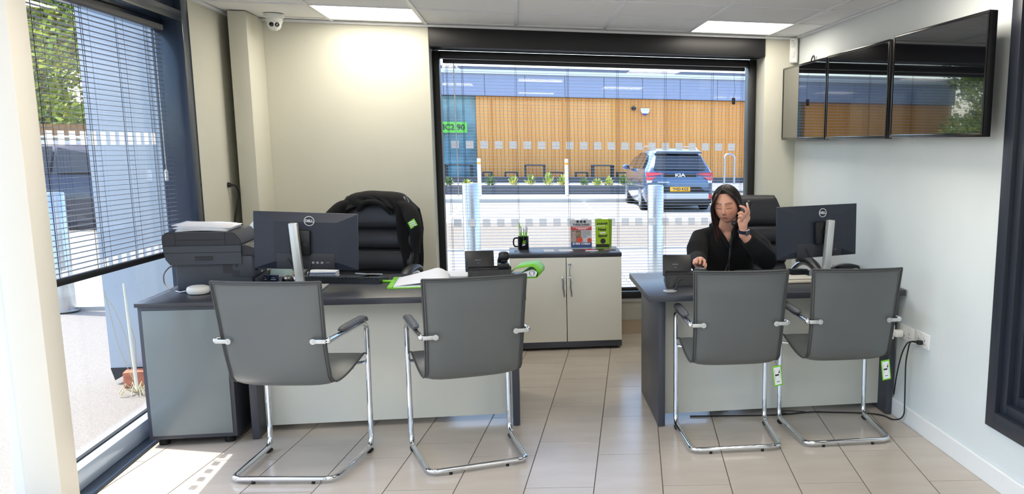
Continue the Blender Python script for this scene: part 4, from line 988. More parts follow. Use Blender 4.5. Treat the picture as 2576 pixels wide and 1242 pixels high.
def picnic(x0,x1,label,kind):
    t=thing('picnic_table' if kind else 'picnic_bench',label,'table' if kind else 'bench',((x0+x1)/2,39.0 if kind else 39.05,-.22),0,None if kind else 'dark benches along the timber wall')
    w=(x1-x0)/2; h=.74 if kind else .42
    DW=mat('dark stained timber',(46,50,56),.7); 
    for k in range(5 if kind else 3):
        n=5 if kind else 3; dy=-.45+k*.22 if kind else -.2+k*.16
        b=MB(); b.box(-w,w,dy-.065,dy+.065,h-.05,h); obj('slat',b,DW,t,False)
    for sx in (-1,1):
        b=MB(); b.box(sx*w*.9-.045,sx*w*.9+.045,-.42 if kind else -.2,-.33 if kind else -.12,0,h-.05); b.box(sx*w*.9-.045,sx*w*.9+.045,.33 if kind else .1,.42 if kind else .18,0,h-.05); obj('leg_frame',b,DW,t,False)
for x0,x1,l,k in ((-3.1,-1.95,'dark picnic table in front of the glass shopfront',1),(-1.55,-1.15,'dark low bench at the left corner of the timber wall',0),(-.62,-.06,'dark low bench left of the first picnic table',0),(.22,1.12,'dark picnic table left of centre against the timber wall',1),(1.28,1.88,'dark low bench right of the first picnic table',0),(2.42,2.98,'dark low bench left of the second picnic table',0),(3.14,4.1,'dark picnic table against the timber wall beside the car',1),(4.25,4.9,'dark low bench half hidden by the parked car',0)): picnic(x0,x1,l,k)
t=thing('cycle_hoop','tall steel cycle hoop at the right end of the timber wall','cycle stand',(8.9,37.0,-.22)); b=MB(); b.tube(arcpts([(-.2,0,0),(-.2,0,1.28),(.24,0,1.28),(.24,0,0)],.22,8),.045,10); obj('hoop',b,STEEL,t)

# ---- cars (origin at ground, rear bumper; front along +Y)
def car(label,loc,rz,paint,plate=True):
    t=thing('car',label,'car',loc,rz)
    # stations: y, half width low, belt z, hood/roof z, roof half width, sill z
    S=[(0.0,.80,.93,.95,.72,.42),(.06,.88,1.02,1.10,.74,.30),(.20,.92,1.06,1.30,.70,.26),(.42,.93,1.07,1.56,.62,.24),(.75,.935,1.07,1.635,.60,.22),(1.6,.94,1.05,1.65,.60,.2),(2.5,.94,1.03,1.62,.60,.2),(3.0,.935,1.02,1.42,.62,.2),(3.4,.93,1.0,1.08,.70,.22),(3.9,.92,.93,1.0,.66,.24),(4.35,.86,.80,.86,.60,.28),(4.5,.70,.62,.66,.55,.40)]
    rows=[]
    for y,w_,bz,rz_,rw,sz in S:
        L=[(w_*.93,sz),(w_,sz+.18),(w_*1.0,(sz+bz)/2+.08),(w_*.965,bz),(rw+(w_-rw)*.62,bz+(rz_-bz)*.28),(rw+.03,bz+(rz_-bz)*.86),(rw*.8,rz_-.005),(rw*.4,rz_+.01)]
        pts=[(x,y,z) for x,z in L]+[(0,y,rz_+.012)]+[(-x,y,z) for x,z in reversed(L)]
        rows.append(pts)
    b=MB(); b.grid(rows,caps=True); b.grid([[r[0] for r in rows],[r[-1] for r in rows]]); bd=obj('body',b,paint,t,ang=40)
    GL=mat('car glass',(16,22,30),.05,spec=1.0)
    # rear window, hugging the tailgate
    def Pt(i,j,out=.0):
        p=Vector(rows[i][j]); return p
    b=MB(); b.poly([(-.60,.085,1.10),(.60,.085,1.10),(.70,.10,1.14),(.60,.30,1.46),(-.60,.30,1.46),(-.70,.10,1.14)],(0,-.095,.02)); obj('rear_window',b,GL,bd,False)
    b=MB(); b.poly([(-.60,.15,1.585),(.60,.15,1.585),(.64,.17,1.53),(-.64,.17,1.53)],(0,.35,.04)); b.box(-.58,.58,.13,.17,1.565,1.59,.006); obj('spoiler',b,paint,bd)
    for s in (-1,1):
        for k,(y0,y1,z1a,z1b) in enumerate(((.55,1.05,1.36,1.52),(1.12,1.98,1.53,1.54),(2.05,2.95,1.53,1.34))):
            b=MB(); xa=lambda z:s*(.925-(z-1.07)*.50); b.poly([(xa(1.12),y0,1.12),(xa(1.12),y1 if k<2 else 3.15,1.12),(xa(z1b),y1,z1b),(xa(z1a),y0+(.12 if k==0 else 0),z1a)],(s*.02,0,0)); obj('side_window',b,GL,bd,False)
        b=MB(); b.tube(arcpts([(s*.58,.55,1.62),(s*.58,.75,1.69),(s*.58,2.3,1.70),(s*.58,2.5,1.63)],.1),.018,8); obj('roof_rail',b,mat('rail silver',(214,216,220),.2,metal=.8),bd)
        b=MB(); b.ball((s*1.03,2.92,1.10),.11,sub=2,sc=(1,.7,.75)); b.box(min(s*.9,s*1.0),max(s*.9,s*1.0),2.92,2.98,1.03,1.08,.01); obj('door_mirror',b,paint,bd)
        # lamps
        b=MB(); b.poly([(s*.90,.04,.94),(s*.60,-.012,.97),(s*.42,-.018,1.0),(s*.55,-.005,1.03),(s*.90,.08,1.04)],(0,-.02,0)); b.poly([(s*.90,.04,.83),(s*.74,-.0,.85),(s*.62,-.014,.93),(s*.9,.05,.93)],(0,-.018,0)); obj('tail_lamp',b,mat('tail lamp red',(206,30,34),.12,coat=1),bd,False)
        b=MB(); b.poly([(s*.88,.03,.77),(s*.76,.0,.775),(s*.74,-.01,.83),(s*.88,.035,.825)],(0,-.02,0)); obj('indicator_lamp',b,mat('lamp clear',(226,226,230),.1),bd,False)
        b=MB(); b.poly([(s*.86,.02,.30),(s*.64,-.02,.43),(s*.70,-.02,.475),(s*.88,.03,.46)],(0,-.02,0)); obj('fog_lamp',b,mat('tail lamp red',(206,30,34),.12,coat=1),bd,False)
        for y in (.85,3.53):
            b=MB(); b.lathe([(.0001,-.11),(.24,-.11),(.335,-.10),(.35,-.06),(.35,.06),(.335,.10),(.24,.11),(.0001,.11)],28,T(s*.83,y,.35)@RY(D2R(90))); w_=obj('wheel',b,RUBBER,t)
            b=MB(); 
            for q_ in range(5): b.box(-.035,.035,.03,.225,.105,.118,.004,1,M=T(s*.83,y,.35)@RY(D2R(90*s))@RZ(q_*2*math.pi/5))
            b.lathe([(.0001,.10),(.06,.10),(.06,.122),(.0001,.122)],14,T(s*.83,y,.35)@RY(D2R(90*s))); b.lathe([(.215,.104),(.235,.104),(.235,.116),(.215,.116)],26,T(s*.83,y,.35)@RY(D2R(90*s))); obj('alloy_rim',b,STEEL,w_)
    b=MB(); b.box(-.44,.44,-.018,.02,.925,1.015,.006); obj('lamp_bar',b,mat('gloss bezel',(10,10,12),.2),bd)
    text('KIA',.115,T(0,-.0195,.968)@FACE_MY,mat('badge chrome',(230,232,236),.15,metal=.6),bd,ext=.002,bold=.004,sx=1.5,shear=.0)
    b=MB(); b.box(-.60,-.28,-.012,.0,.775,.795,.003); obj('model_badge',b,MATS['badge chrome'],bd)
    b=MB(); b.poly([(-.72,.0,.52),(-.55,-.03,.66),(.55,-.03,.66),(.72,.0,.52)],(0,.06,0)); b.box(-.80,.80,-.035,.10,.50,.56,.01); obj('plate_recess',b,BPLAST,bd)
    if plate:
        b=MB(); b.box(-.27,.27,-.046,-.034,.545,.66,.003); pl=obj('number_plate',b,mat('plate yellow',(248,180,24),.4),bd); text('YH23 KGZ',.10,T(.012,-.0475,.603)@FACE_MY,BLACK,pl,bold=.003,sx=.92)
    b=MB(); b.box(-.78,.78,-.055,.12,.335,.50,.03,3); obj('bumper_skid',b,mat('bumper silver',(188,192,198),.3,metal=.3),bd)
    b=MB(); b.box(-.86,.86,-.03,.15,.22,.34,.02); b.box(-.84,.84,.12,4.2,.16,.26); obj('lower_bumper',b,BPLAST,bd)
    return t
PB=mat('car paint steel blue',(64,88,120),.22,metal=.5,coat=1)
car('parked blue grey sport utility car seen from behind, beyond the bollards',(4.15,22.75,-.30),D2R(1),PB)
car('dark blue car seen through the left window',(-9.6,16.9,-.2),D2R(-84),mat('car paint navy',(30,40,66),.2,metal=.3,coat=1),plate=False)
# ---- outside pier beside the left window, brick plinth, dead plant
t=thing('wall_panel','tall pale blue grey panel standing outside the left window','panel',(-2.56,5.98,0))
b=MB(); b.box(0,.52,0,.5,.06,3.2,.002); obj('panel',b,mat('pale slate render',(176,188,200),.6,bump=.1,bscale=60),t); b=MB(); b.poly([(0,-.004,.06),(.16,-.004,.06),(.02,-.004,-.02)],(0,.02,0)); b.box(.005,.50,.02,.48,.02,.06); obj('bottom_flap',b,BLACK,t,False)
BR=mat('terracotta brick',(176,104,74),.8,var=.2,vscale=20)
for k,(x,y,r_,l) in enumerate(((-2.37,5.92,8,'terracotta brick under the left end of the outside panel'),(-2.18,5.90,-20,'terracotta brick under the outside panel, nearer the grey cabinet'))):
    t=thing('brick',l,'brick',(x,y,-.044),D2R(r_),'bricks under the outside panel'); b=MB(); b.box(-.085,.085,-.05,.05,0,.10,.006); obj('brick_block',b,BR,t)
t=thing('dead_plant','thin dead climbing stems on a white cane in front of the outside panel','plant',(-2.22,5.72,-.045))
o0=Vector((-2.22,5.72,-.045)); p0=at(345,976,5.72)-o0; p1=at(330,860,5.73)-o0; p2=at(311,713,5.75)-o0
b=MB(); b.tube([(p0.x,p0.y,0),p0,p1,p2],[.010,.010,.009,.006],7); obj('cane',b,mat('bleached cane',(232,230,214),.6),t)
b=MB(); rr=random.Random(3)
for q_ in ([(340,965),(300,880),(272,770),(262,730)],[(338,965),(318,850),(285,770),(262,745)],[(345,965),(340,840),(310,790)]):
    b.tube(arcpts([tuple(at(x,y,5.74)-o0) for x,y in q_],.08,4),.0018,5)
for k in range(14):
    a=rr.random()*6.28; b.tube([(p0.x,p0.y,.0),(p0.x+.06*math.cos(a),p0.y+.06*math.sin(a),.04+.04*rr.random()),(p0.x+.10*math.cos(a),p0.y+.10*math.sin(a),.01)],.003,4)
obj('dry_stems',b,mat('dry straw stem',(196,182,140),.8),t)
# ---- fence and trees beyond the left window
t=thing('timber_fence','brown close boarded timber fence behind the dark blue car','fence',(-24,28,-.3))
FB=mat('fence brown',(128,92,58),.8,var=.3,vscale=5,objrand=.4,vary=(158,120,80)); pb=MB(); pb.box(-.07,.07,-.012,.012,0,2.15); pm=pb.me('fence_board',FB,False)
for k in range(86): link('fence_board',pm,t,(.15*k,0,0))
b=MB(); b.box(0,12.8,.014,.06,.3,.4); b.box(0,12.8,.014,.06,1.8,1.9); obj('rail',b,FB,t,False)
def tree(x,y,h,r,seed,label):
    rnd=random.Random(seed); t=thing('tree',label,'tree',(x,y,-.3),0,None)
    b=MB(); b.tube([(0,0,0),(.1,.1,h*.4),(.0,.2,h*.8)],[.22,.16,.06],8)
    for k in range(7):
        a=rnd.random()*6.28; z=h*(.25+.5*rnd.random()); b.tube([(0.05,.1,z),(r*.5*math.cos(a),r*.5*math.sin(a),z+h*.15),(r*.85*math.cos(a),r*.85*math.sin(a),z+h*.22)],[.07,.04,.015],5)
    obj('trunk',b,mat('bark',(86,72,58),.9),t)
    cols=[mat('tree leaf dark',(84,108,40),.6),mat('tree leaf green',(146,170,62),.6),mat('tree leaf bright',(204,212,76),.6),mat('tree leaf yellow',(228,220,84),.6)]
    b=MB(); cl=[]
    for k in range(64):
        u,v_=rnd.random()*6.28,rnd.random(); cl.append((r*.8*math.cos(u)*math.sqrt(v_),r*.8*math.sin(u)*math.sqrt(v_),h*(.12+.84*rnd.random()),r*(.25+.2*rnd.random())))
    for k in range(20000):
        c=cl[k%64]; d=Vector((rnd.gauss(0,1),rnd.gauss(0,1),rnd.gauss(0,1))).normalized()*c[3]*(.75+.3*rnd.random()); p=Vector(c[:3])+d
        if p.z<.6: continue
        n=Vector((rnd.gauss(0,1),rnd.gauss(0,1),rnd.gauss(0,1)+.6)).normalized(); a=n.orthogonal().normalized()*.10*(.7+.7*rnd.random()); e=n.cross(a)*.6
        b.mi=rnd.choice((0,1,1,2,2,3) if d.z>0 else (0,0,1,1,2)); b.face([p-a,p+e,p+a,p-e])  # sunlight put into leaf colours: lighter mix on clump tops, darker mix below
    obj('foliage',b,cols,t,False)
for k,(x,y,h,r,l) in enumerate(((-15.0,32.0,10,2.7,'tall sunlit tree beyond the fence, nearest the outside panel'),(-20.8,31.5,9.5,2.7,'leafy tree beyond the timber fence, farther left'),(-19.6,37.6,12,2.8,'tallest tree, rising behind the two nearer trees'),(-26,36,10,3,'tree at the far left beyond the fence'))): tree(x,y,h,r,k+11,l)
b=MB(); b.box(-6,16,56,64,-.3,5.6); 
t=thing('brick_house','distant orange brick building just above the store roof','building',(0,0,0)); obj('wall',b,mat('orange brick far',(214,150,100),.8),t,False)
b=MB()
for k in range(8): b.box(.6+k*1.5,1.3+k*1.5,55.95,56,5.0,5.4)
obj('windows',b,PAPER,t,False)

# ================================================================ THE WOMAN
def vox(mb,name,mats,size,smooth=6,parent=None):
    me=mb.me('raw',mats,True); o=link('raw',me)
    md=o.modifiers.new('r','REMESH'); md.mode='VOXEL'; md.voxel_size=size; md.use_smooth_shade=True
    if smooth: s_=o.modifiers.new('s','SMOOTH'); s_.iterations=smooth; s_.factor=.5
    dg=bpy.context.evaluated_depsgraph_get(); m2=bpy.data.meshes.new_from_object(o.evaluated_get(dg)); bpy.data.objects.remove(o)
    m2.name=name; m2.materials.clear()
    for m_ in (mats if isinstance(mats,(list,tuple)) else [mats]): m2.materials.append(m_)
    for p in m2.polygons: p.use_smooth=True
    return link(name,m2,parent)
HC=Vector((1.238,5.185,1.135))          # centre of the head
HR=RZ(D2R(-27))@RX(D2R(14))@RY(D2R(-3)) # local -Y is the way she faces
HM=T(*HC)@HR; HI=HM.inverted()
g=lambda a,s_:math.exp(-(a/s_)**2)
def headpt(n):
    x,y,z=n; X,Y,Zz=x*.0785,y*.095,z*.110
    if z<0: k=1-.27*(-z)**1.9; X*=k; Y*=1-.16*(-z)**1.5
    if z<-.2 and y<0: Y-=.010*min(1,(-z-.2)/.6)
    if y<0:
        fr=-y
        Y+=.010*fr*max(0,1-abs(z)*1.1)                                      # flatten face
        Y-=fr*(.021*g(X,.0095)*g(Zz+.026,.013)+.012*g(X,.008)*g(Zz+.004,.020)) # nose
        Y-=fr*.005*g(abs(X)-.009,.007)*g(Zz+.034,.008)
        Y+=fr*.009*g(abs(X)-.031,.015)*g(Zz-.006,.012)                      # sockets
        Y-=fr*.0065*g(abs(X)-.031,.0125)*g(Zz-.002,.0085)                    # lids
        Y-=fr*.004*g(abs(X)-.028,.02)*g(Zz-.026,.007)                       # brow
        Y-=fr*.0065*g(X,.019)*(g(Zz+.0555,.0042)+1.1*g(Zz+.0655,.0048))        # lips
        Y+=fr*.005*g(X,.024)*g(Zz+.0605,.0022)
        Y-=fr*.008*g(X,.018)*g(Zz+.094,.012)                                # chin
        Y-=fr*.006*g(abs(X)-.042,.018)*g(Zz+.028,.02)                       # cheeks
    return Vector((X,Y,Zz))
body=MB()
r=bmesh.ops.create_icosphere(body.bm,subdivisions=6,radius=1)
for v in r['verts']: v.co=HM@headpt(v.co.copy())
for s in (-1,1): body.ball((0,0,0),.028,M=HM@T(s*.075,.012,-.005)@RY(D2R(12*s)),sub=2,sc=(.28,.62,1.1))
neckb=Vector((1.262,5.315,.965))
body.tube([HM@Vector((0,.012,-.05)),HM@Vector((0,.03,-.095)),neckb.lerp(HM@Vector((0,.03,-.095)),.4),neckb+Vector((0,.02,-.04))],[.052,.050,.055,.08],20)
body.tube([neckb+Vector((0,.02,.0)),Vector((1.262,5.35,.85)),Vector((1.262,5.40,.66)),Vector((1.27,5.43,.50))],[.095,.13,.14,.15],20)
SL=Vector((1.425,5.34,.915)); SRr=Vector((1.108,5.33,.915))   # her left / right shoulder
EL=Vector((1.475,5.10,.805)); WL=at(1868,588,5.03)
WLh=at(1869,577,5.02)
ER=Vector((1.055,5.17,.795)); WR=at(1757,664,4.90)
body.tube([SL,EL,WL,WLh],[.055,.045,.027,.025],14)
body.tube([SRr,ER,WR],[.055,.042,.026],14)
# her left hand around the handset: palm and five fingers
PL=at(1868,556,5.015)
body.tube([WLh,at(1869,568,5.015),PL,at(1871,545,5.02)],[.024,.028,.033,.028],14,flat=.7)
def finger(pts,r0,r1): 
    P=arcpts(pts,.012,3); n=len(P); body.tube(P,[r0+(r1-r0)*i/(n-1) for i in range(n)],10); body.ball(P[-1],r1*1.0,sub=2)
finger([at(1875,553,5.02),at(1884,536,5.01),at(1882,524,5.00),at(1879,511,5.015)],.0105,.0065)        # index, pointing up
finger([at(1872,550,5.01),at(1879,530,4.985),at(1872,521,4.975),at(1862,518,4.99)],.0105,.0072)       # middle
finger([at(1867,552,5.0),at(1871,540,4.98),at(1864,533,4.972),at(1858,537,4.985)],.0108,.0078)       # ring
finger([at(1864,556,5.0),at(1867,547,4.98),at(1862,542,4.975),at(1858,546,4.99)],.0098,.0074)
body.ball(at(1866,545,5.005),.017,sub=2)        # little
finger([at(1876,560,5.03),at(1884,549,5.05),at(1881,537,5.075),at(1874,529,5.08)],.012,.008)          # thumb behind
# her right hand pressing the telephone keys
body.tube([WR,at(1758,657,4.87),at(1762,654,4.83)],[.025,.033,.028],14,flat=.75)
for (x0,y0,x1,y1,x2,y2,Yk) in ((1747,656,1746,655,1745,664,4.76),(1755,651,1753,651,1752,662,4.755),(1763,652,1762,652,1760,664,4.76),(1771,657,1772,658,1770,668,4.77)):
    finger([at(x0+2,y0-1,4.835),at(x0,y0-1,4.80),at(x1,y1+2,Yk+.005),at(x2,y2-1,Yk-.005)],.0102,.0075)
finger([at(1769,662,4.85),at(1775,664,4.82),at(1774,672,4.79)],.012,.0085)
# seated legs
for s in (-1,1):
    hip=Vector((1.27+s*.09,5.45,.53)); kn=Vector((1.27+s*.11,5.02,.53)); an=Vector((1.27+s*.12,5.02,.09))
    body.tube([hip,kn],[.085,.062],14); body.tube([kn,an,an+Vector((0,-.02,-.02))],[.058,.038,.036],12); body.tube([an+Vector((0,.03,-.045)),an+Vector((0,-.16,-.06))],[.035,.028],10)
SK=bpy.data.materials.new('skin'); SK.use_nodes=True; n=SK.node_tree; bb=n.nodes['Principled BSDF']; bb.inputs['Roughness'].default_value=.45
va=n.nodes.new('ShaderNodeAttribute'); va.attribute_name='tone'; n.links.new(va.outputs['Color'],bb.inputs['Base Color']); bb.inputs['Subsurface Weight'].default_value=.12; bb.inputs['Subsurface Scale'].default_value=.006; bb.inputs['Subsurface Radius'].default_value=(1,.35,.2)
woman=thing('person','dark haired woman in a black zipped top, seated at the right desk, telephoning','person',(1.27,5.43,0))
bo=vox(body,'body',SK,.0030,3)
bo.parent=woman; bo.location=-Vector(woman.location)
ca=bo.data.color_attributes.new('tone','FLOAT_COLOR','POINT')
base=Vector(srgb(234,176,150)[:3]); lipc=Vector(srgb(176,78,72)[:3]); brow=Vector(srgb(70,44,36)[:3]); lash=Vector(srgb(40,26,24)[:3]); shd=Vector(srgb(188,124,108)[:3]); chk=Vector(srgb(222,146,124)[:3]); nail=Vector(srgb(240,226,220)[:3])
buf=[]
tipn=at(1879,511,5.015)
for v in bo.data.vertices:
    c=base.copy(); p=HI@v.co
    if p.length<.16 and p.y<-.02:
        ax=abs(p.x)
        c=c.lerp(chk,.7*g(ax-.042,.018)*g(p.z+.03,.02)); c=c.lerp(chk,.5*g(p.x,.012)*g(p.z+.03,.012))
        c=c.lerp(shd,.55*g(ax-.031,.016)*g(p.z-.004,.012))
        if ax<.025: 
            c=c.lerp(lipc,min(1,.95*(g(p.z+.0555,.0036)+g(p.z+.0655,.0042)))*g(p.x,.019)); c=c.lerp(lash,.75*g(p.z+.0605,.0016)*g(p.x,.022))
        zb=.027+.0035*math.sin(max(0,min(1,(ax-.012)/.036))*math.pi)*1.0-.05*max(0,ax-.035)
        if .010<ax<.053: c=c.lerp(brow,.82*g(p.z-zb,.0040))
        ze=-.0035+.9*(ax-.031)**2*6
        if .014<ax<.049: c=c.lerp(lash,.92*g(p.z-ze,.0026))
        c=c.lerp(lash,.6*g(ax-.009,.004)*g(p.z+.040,.003))
    elif (v.co-tipn).length<.012: c=nail
    buf+= [c.x,c.y,c.z,1]
ca.data.foreach_set('color',buf)
# clothes
cl=MB()
def ell(rows_,M=None): cl.grid(rows_,close_v=True,caps=True,M=M)
def ring_(c,rx,ry,tilt=0,n=24): return [Vector(c)+Vector((rx*math.cos(2*math.pi*k/n),ry*math.sin(2*math.pi*k/n),tilt*math.sin(2*math.pi*k/n)+0)) for k in range(n)]
ell([ring_((1.272,5.43,.47),.20,.155),ring_((1.272,5.43,.56),.20,.15),ring_((1.27,5.395,.68),.20,.145),ring_((1.268,5.36,.80),.195,.135),ring_((1.266,5.335,.885),.185,.12,.008),ring_((1.265,5.325,.94),.135,.088,.016),ring_((1.264,5.32,.978),.088,.072,.022),ring_((1.264,5.32,.985),.080,.066,.022)])
cl.tube([Vector((1.34,5.345,.935)),SL+Vector((.0,0,-.01)),SL.lerp(EL,.5)+Vector((.02,0,0)),EL+Vector((.0,0,-.005)),EL.lerp(WL,.45)+Vector((.012,0,-.01)),EL.lerp(WL,.80)],[.055,.070,.070,.066,.060,.046],18)
cl.tube([Vector((1.19,5.335,.935)),SRr+Vector((0,0,-.01)),SRr.lerp(ER,.5)+Vector((-.012,0,0)),ER,ER.lerp(WR,.5),ER.lerp(WR,.90)],[.055,.070,.068,.062,.054,.042],18)
# collar roll of the jacket
cl.tube([Vector((1.264+.080*math.cos(a),5.322+.064*math.sin(a),.985+.022*math.sin(a)-.0*max(0,-math.sin(a)))) for a in [D2R(d) for d in range(-50,231,14)]],.020,8)
top=vox(cl,'jacket',BCLOTH,.0065,5); 
# open V neck: drop cloth in front of the throat
bmv=bmesh.new(); bmv.from_mesh(top.data)
def inV(c):
    d=c.y-5.32; zc=c.z
    return d<-.01 and zc>.885 and abs(c.x-1.258)<(zc-.885)*.50 and c.y<5.29
bmesh.ops.delete(bmv,geom=[f for f in bmv.faces if inV(f.calc_center_median())],context='FACES'); bmv.to_mesh(top.data); bmv.free()
top.parent=woman; top.location=-Vector(woman.location)
b=MB()
for s in (-1,1): b.tube(arcpts([(1.258+s*.085,5.335,.995),(1.258+s*.066,5.262,.985),(1.258+s*.034,5.212,.935),(1.258+s*.002,5.190,.872)],.03,4),[.014]*2+[.013]*12+[.012]*2 if False else .0125,10)
c_=obj('lapel',b,BCLOTH,woman,ang=80); c_.location=-Vector(woman.location)
b=MB(); b.tube(arcpts([(1.260,5.184,.905),(1.262,5.196,.78),(1.27,5.235,.66),(1.27,5.27,.52)],.1,5),.0035,6); z_=obj('zip',b,mat('zip dark grey',(60,62,70),.4),woman); z_.location=-Vector(woman.location)
b=MB(); b.lathe([(.0001,-.008),(.004,-.008),(.004,.008),(.0001,.008)],8,T(1.264,5.215,.715)); z2=obj('zip_pull',b,mat('brass pull',(190,150,80),.3,metal=.8),woman); z2.location=-Vector(woman.location)
tr=MB()
for s in (-1,1):
    hip=Vector((1.27+s*.09,5.45,.53)); kn=Vector((1.27+s*.11,5.01,.53)); an=Vector((1.27+s*.12,5.015,.12)); tr.tube([hip+Vector((0,.02,0)),kn],[.10,.074],16); tr.ball(kn,.072); tr.tube([kn,an],[.070,.052],14)
tr.ball((1.27,5.46,.52),.15,sc=(1.2,.9,.6),sub=3)
tq=vox(tr,'trousers',mat('black trousers',(20,20,24),.9),.008,4,woman); tq.location=-Vector(woman.location)
for s in (-1,1):
    an=Vector((1.27+s*.12,5.02,0)); b=MB(); b.box(-.042,.042,-.20,.055,0,.06,.025,3,M=T(*an)); b.box(-.044,.044,-.205,.058,0,.012,.003,M=T(*an)); sh=obj('shoe',b,BPLAST,woman); sh.location=-Vector(woman.location)
# hair
hm=MB()
rows=[]
NP=72; NT=30
for i in range(NT+1):
    row=[]
    for k in range(NP):
        ph=2*math.pi*k/NP; fr=math.cos(ph)      # ph=0 is the front (-Y)
        thmax=(.70+.20*(1-fr) if fr>.35 else (.70+.20*.65)+(2.35-.83)*min(1,(.35-fr)/.5))
        th=thmax*i/NT; n_=Vector((math.sin(th)*math.sin(ph),-math.sin(th)*math.cos(ph),math.cos(th)))
        p=headpt(n_); off=.014+.0025*math.sin(ph*26)*math.sin(th)-.007*g(n_.x,.07)*(1 if n_.y<.2 else 0)
        off*= 1 if i<NT-2 else .45
        row.append(p+n_*off)
    rows.append(row)
hm.grid(rows,close_v=True)
ho=obj('hair',hm,mat('dark brown hair',(30,20,18),.55,bump=.9,bscale=160,var=.3,vscale=90,stretch=(1,1,.15)),woman,ang=80); ho.matrix_local=T(*(-Vector(woman.location)))@HM
md=ho.modifiers.new('s','SOLIDIFY'); md.thickness=.010; md.offset=-1
HB=bpy.data.materials.new('hair lock'); HB.use_nodes=True; n=HB.node_tree; bb=n.nodes['Principled BSDF']; bb.inputs['Roughness'].default_value=.4
tc=n.nodes.new('ShaderNodeTexCoord'); sx=n.nodes.new('ShaderNodeSeparateXYZ'); mr=n.nodes.new('ShaderNodeMapRange'); mr.inputs[1].default_value=-.12; mr.inputs[2].default_value=-.24; rp=n.nodes.new('ShaderNodeMix'); rp.data_type='RGBA'
rp.inputs[6].default_value=srgb(34,23,21); rp.inputs[7].default_value=srgb(120,58,44)
n.links.new(tc.outputs['Object'],sx.inputs[0]); n.links.new(sx.outputs[2],mr.inputs[0]); n.links.new(mr.outputs[0],rp.inputs[0]); n.links.new(rp.outputs[2],bb.inputs['Base Color'])
rr=random.Random(5); lk=MB()
for k in range(11):     # her right side (left in the picture): long lock down to the chest
    j=(k-5)/5.; jx=rr.uniform(-.004,.004)
    pts=arcpts([(-.006,-.066-.004*j,.108),(-.046,-.082+.012*j,.066),(-.074,-.062+.020*j,.014),(-.080+jx,-.050+.022*j,-.05),(-.070+.008*j+jx,-.058+.018*j,-.115),(-.058+.014*j+jx,-.066+.014*j,-.165-.05*rr.random())],.05,4)
    n_=len(pts); lk.tube(pts,[(.0055+.0035*math.sin(math.pi*min(.9,i/(n_-1)+.08)))*min(1,.12+(1-i/(n_-1))*2.6) for i in range(n_)],6)
for k in range(16):     # her left side, swept back over the ear
    j=(k-7.5)/7.5
    pts=arcpts([(.004,-.062-.004*j,.110),(.046,-.066+.010*j,.084),(.074,-.036+.016*j,.045),(.084,-.014+.018*j,-.01),(.086,.004+.02*j,-.07),(.072,.022+.02*j,-.13)],.05,4)
    n_=len(pts); lk.tube(pts,[.0055+.004*math.sin(math.pi*min(.9,i/(n_-1)+.08)) for i in range(n_)],6)
for k in range(26):     # back hair resting on the shoulders
    a=D2R(50+260*k/25-0); a=math.pi*(k/25)
    x=.072*math.cos(a); y=.030+.066*math.sin(a)
    pts=arcpts([(x*.9,y*.9,.03),(x*1.12,y*1.1,-.05),(x*1.1,y*1.1+.0,-.12),(x*1.05,y*1.1+.02,-.19)],.05,4); n_=len(pts)
    lk.tube(pts,[.008+.004*math.sin(math.pi*i/(n_-1)) for i in range(n_)],6)
lo=obj('hair_locks',lk,HB,woman,ang=80); lo.matrix_local=T(*(-Vector(woman.location)))@HM
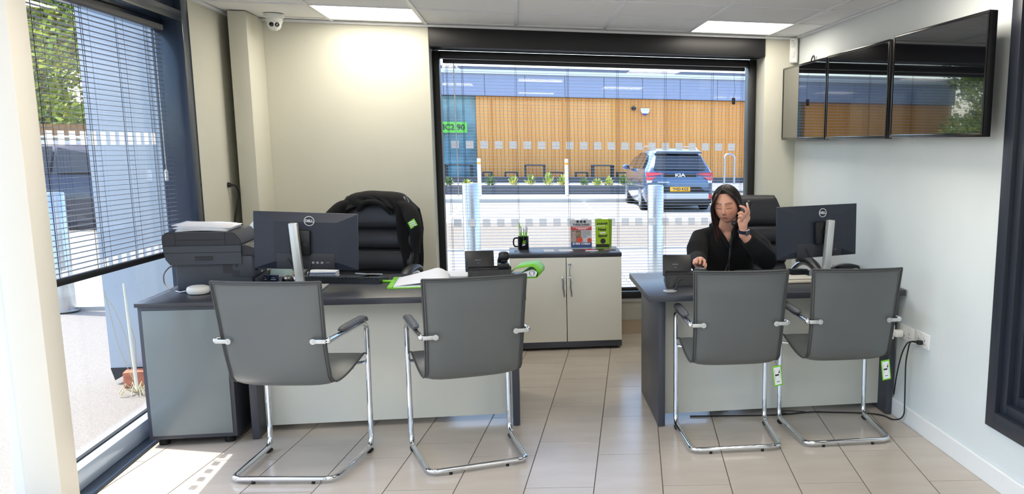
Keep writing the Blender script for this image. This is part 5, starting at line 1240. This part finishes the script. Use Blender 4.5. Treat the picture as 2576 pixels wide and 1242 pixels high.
# ear phone handset in her left hand
hs=thing('telephone_handset','black telephone handset held to the ear of the woman','telephone handset')
pa,pb_=at(1886,512,5.055),at(1849,565,5.045); dy=(pb_-pa).normalized(); zz=(Vector((-.25,-.2,.0))-Vector()).normalized(); zz=(HC-(pa+pb_)/2+Vector((0,.0,0))).normalized(); zz=(zz-dy*zz.dot(dy)).normalized(); xx=dy.cross(zz)
MH=Matrix(((xx.x,dy.x,-zz.x,0),(xx.y,dy.y,-zz.y,0),(xx.z,dy.z,-zz.z,0),(0,0,0,1))); MH=T(*((pa+pb_)/2))@MH
if MH.to_3x3().determinant()<0: MH=MH@Matrix.Diagonal((-1,1,1,1))
hs.location=(pa+pb_)/2; handset_mesh(hs,T(*(-hs.location))@MH@Matrix.Diagonal((.9,.9,.9,1)))
t=hs
base_=arcpts([tuple(at(1849,568,5.04)),tuple(at(1842,580,5.06)),tuple(at(1839,600,5.10)),tuple(at(1837,640,5.08)),tuple(at(1826,684,5.0)),(1.10,4.80,.742),(.985,4.70,.742)],.06,8)
L_=0; coil=[]; base_d=[]
for i in range(len(base_)-1):
    for k in range(22): base_d.append(base_[i].lerp(base_[i+1],k/22))
for i in range(0,len(base_d)-1):
    tg=(base_d[i+1]-base_d[i]); 
    if tg.length<1e-6: continue
    a_=tg.orthogonal().normalized(); c_=tg.normalized().cross(a_); ang=i*.75; coil.append(base_d[i]+(a_*math.cos(ang)+c_*math.sin(ang))*.0038)
b=MB(); b.tube(coil,.0023,5); o=obj('cord',b,BPLAST,t); o.location=-Vector(hs.location)
# watch on her left wrist
wt=thing('wristwatch','dark blue smartwatch with a square grey face on the wrist of the woman','watch')
c=at(1869,580,5.022); ax=(WLh-WL).normalized(); q=ax.to_track_quat('Z','Y').to_matrix().to_4x4(); wt.location=c
b=MB(); rows=[[(r_*math.cos(2*math.pi*k/28),r_*math.sin(2*math.pi*k/28),z) for k in range(28)] for r_,z in ((.0275,-.010),(.0315,-.010),(.0315,.010),(.0275,.010))]; b.grid(rows,close_u=True,close_v=True,M=q); obj('strap',b,mat('navy strap',(34,40,62),.5),wt)
dirv=(Vector((.55,-.75,.1))).normalized(); dirv=(dirv-ax*dirv.dot(ax)).normalized(); yv=ax; xv=yv.cross(dirv); MW=Matrix(((xv.x,yv.x,dirv.x,0),(xv.y,yv.y,dirv.y,0),(xv.z,yv.z,dirv.z,0),(0,0,0,1)))
b=MB(); b.box(-.016,.016,-.018,.018,.030,.040,.004,3,M=MW); obj('watch_case',b,STEEL,wt); b=MB(); b.box(-.0135,.0135,-.0155,.0155,.0402,.0412,M=MW); obj('watch_face',b,mat('watch glass',(70,84,88),.1),wt)
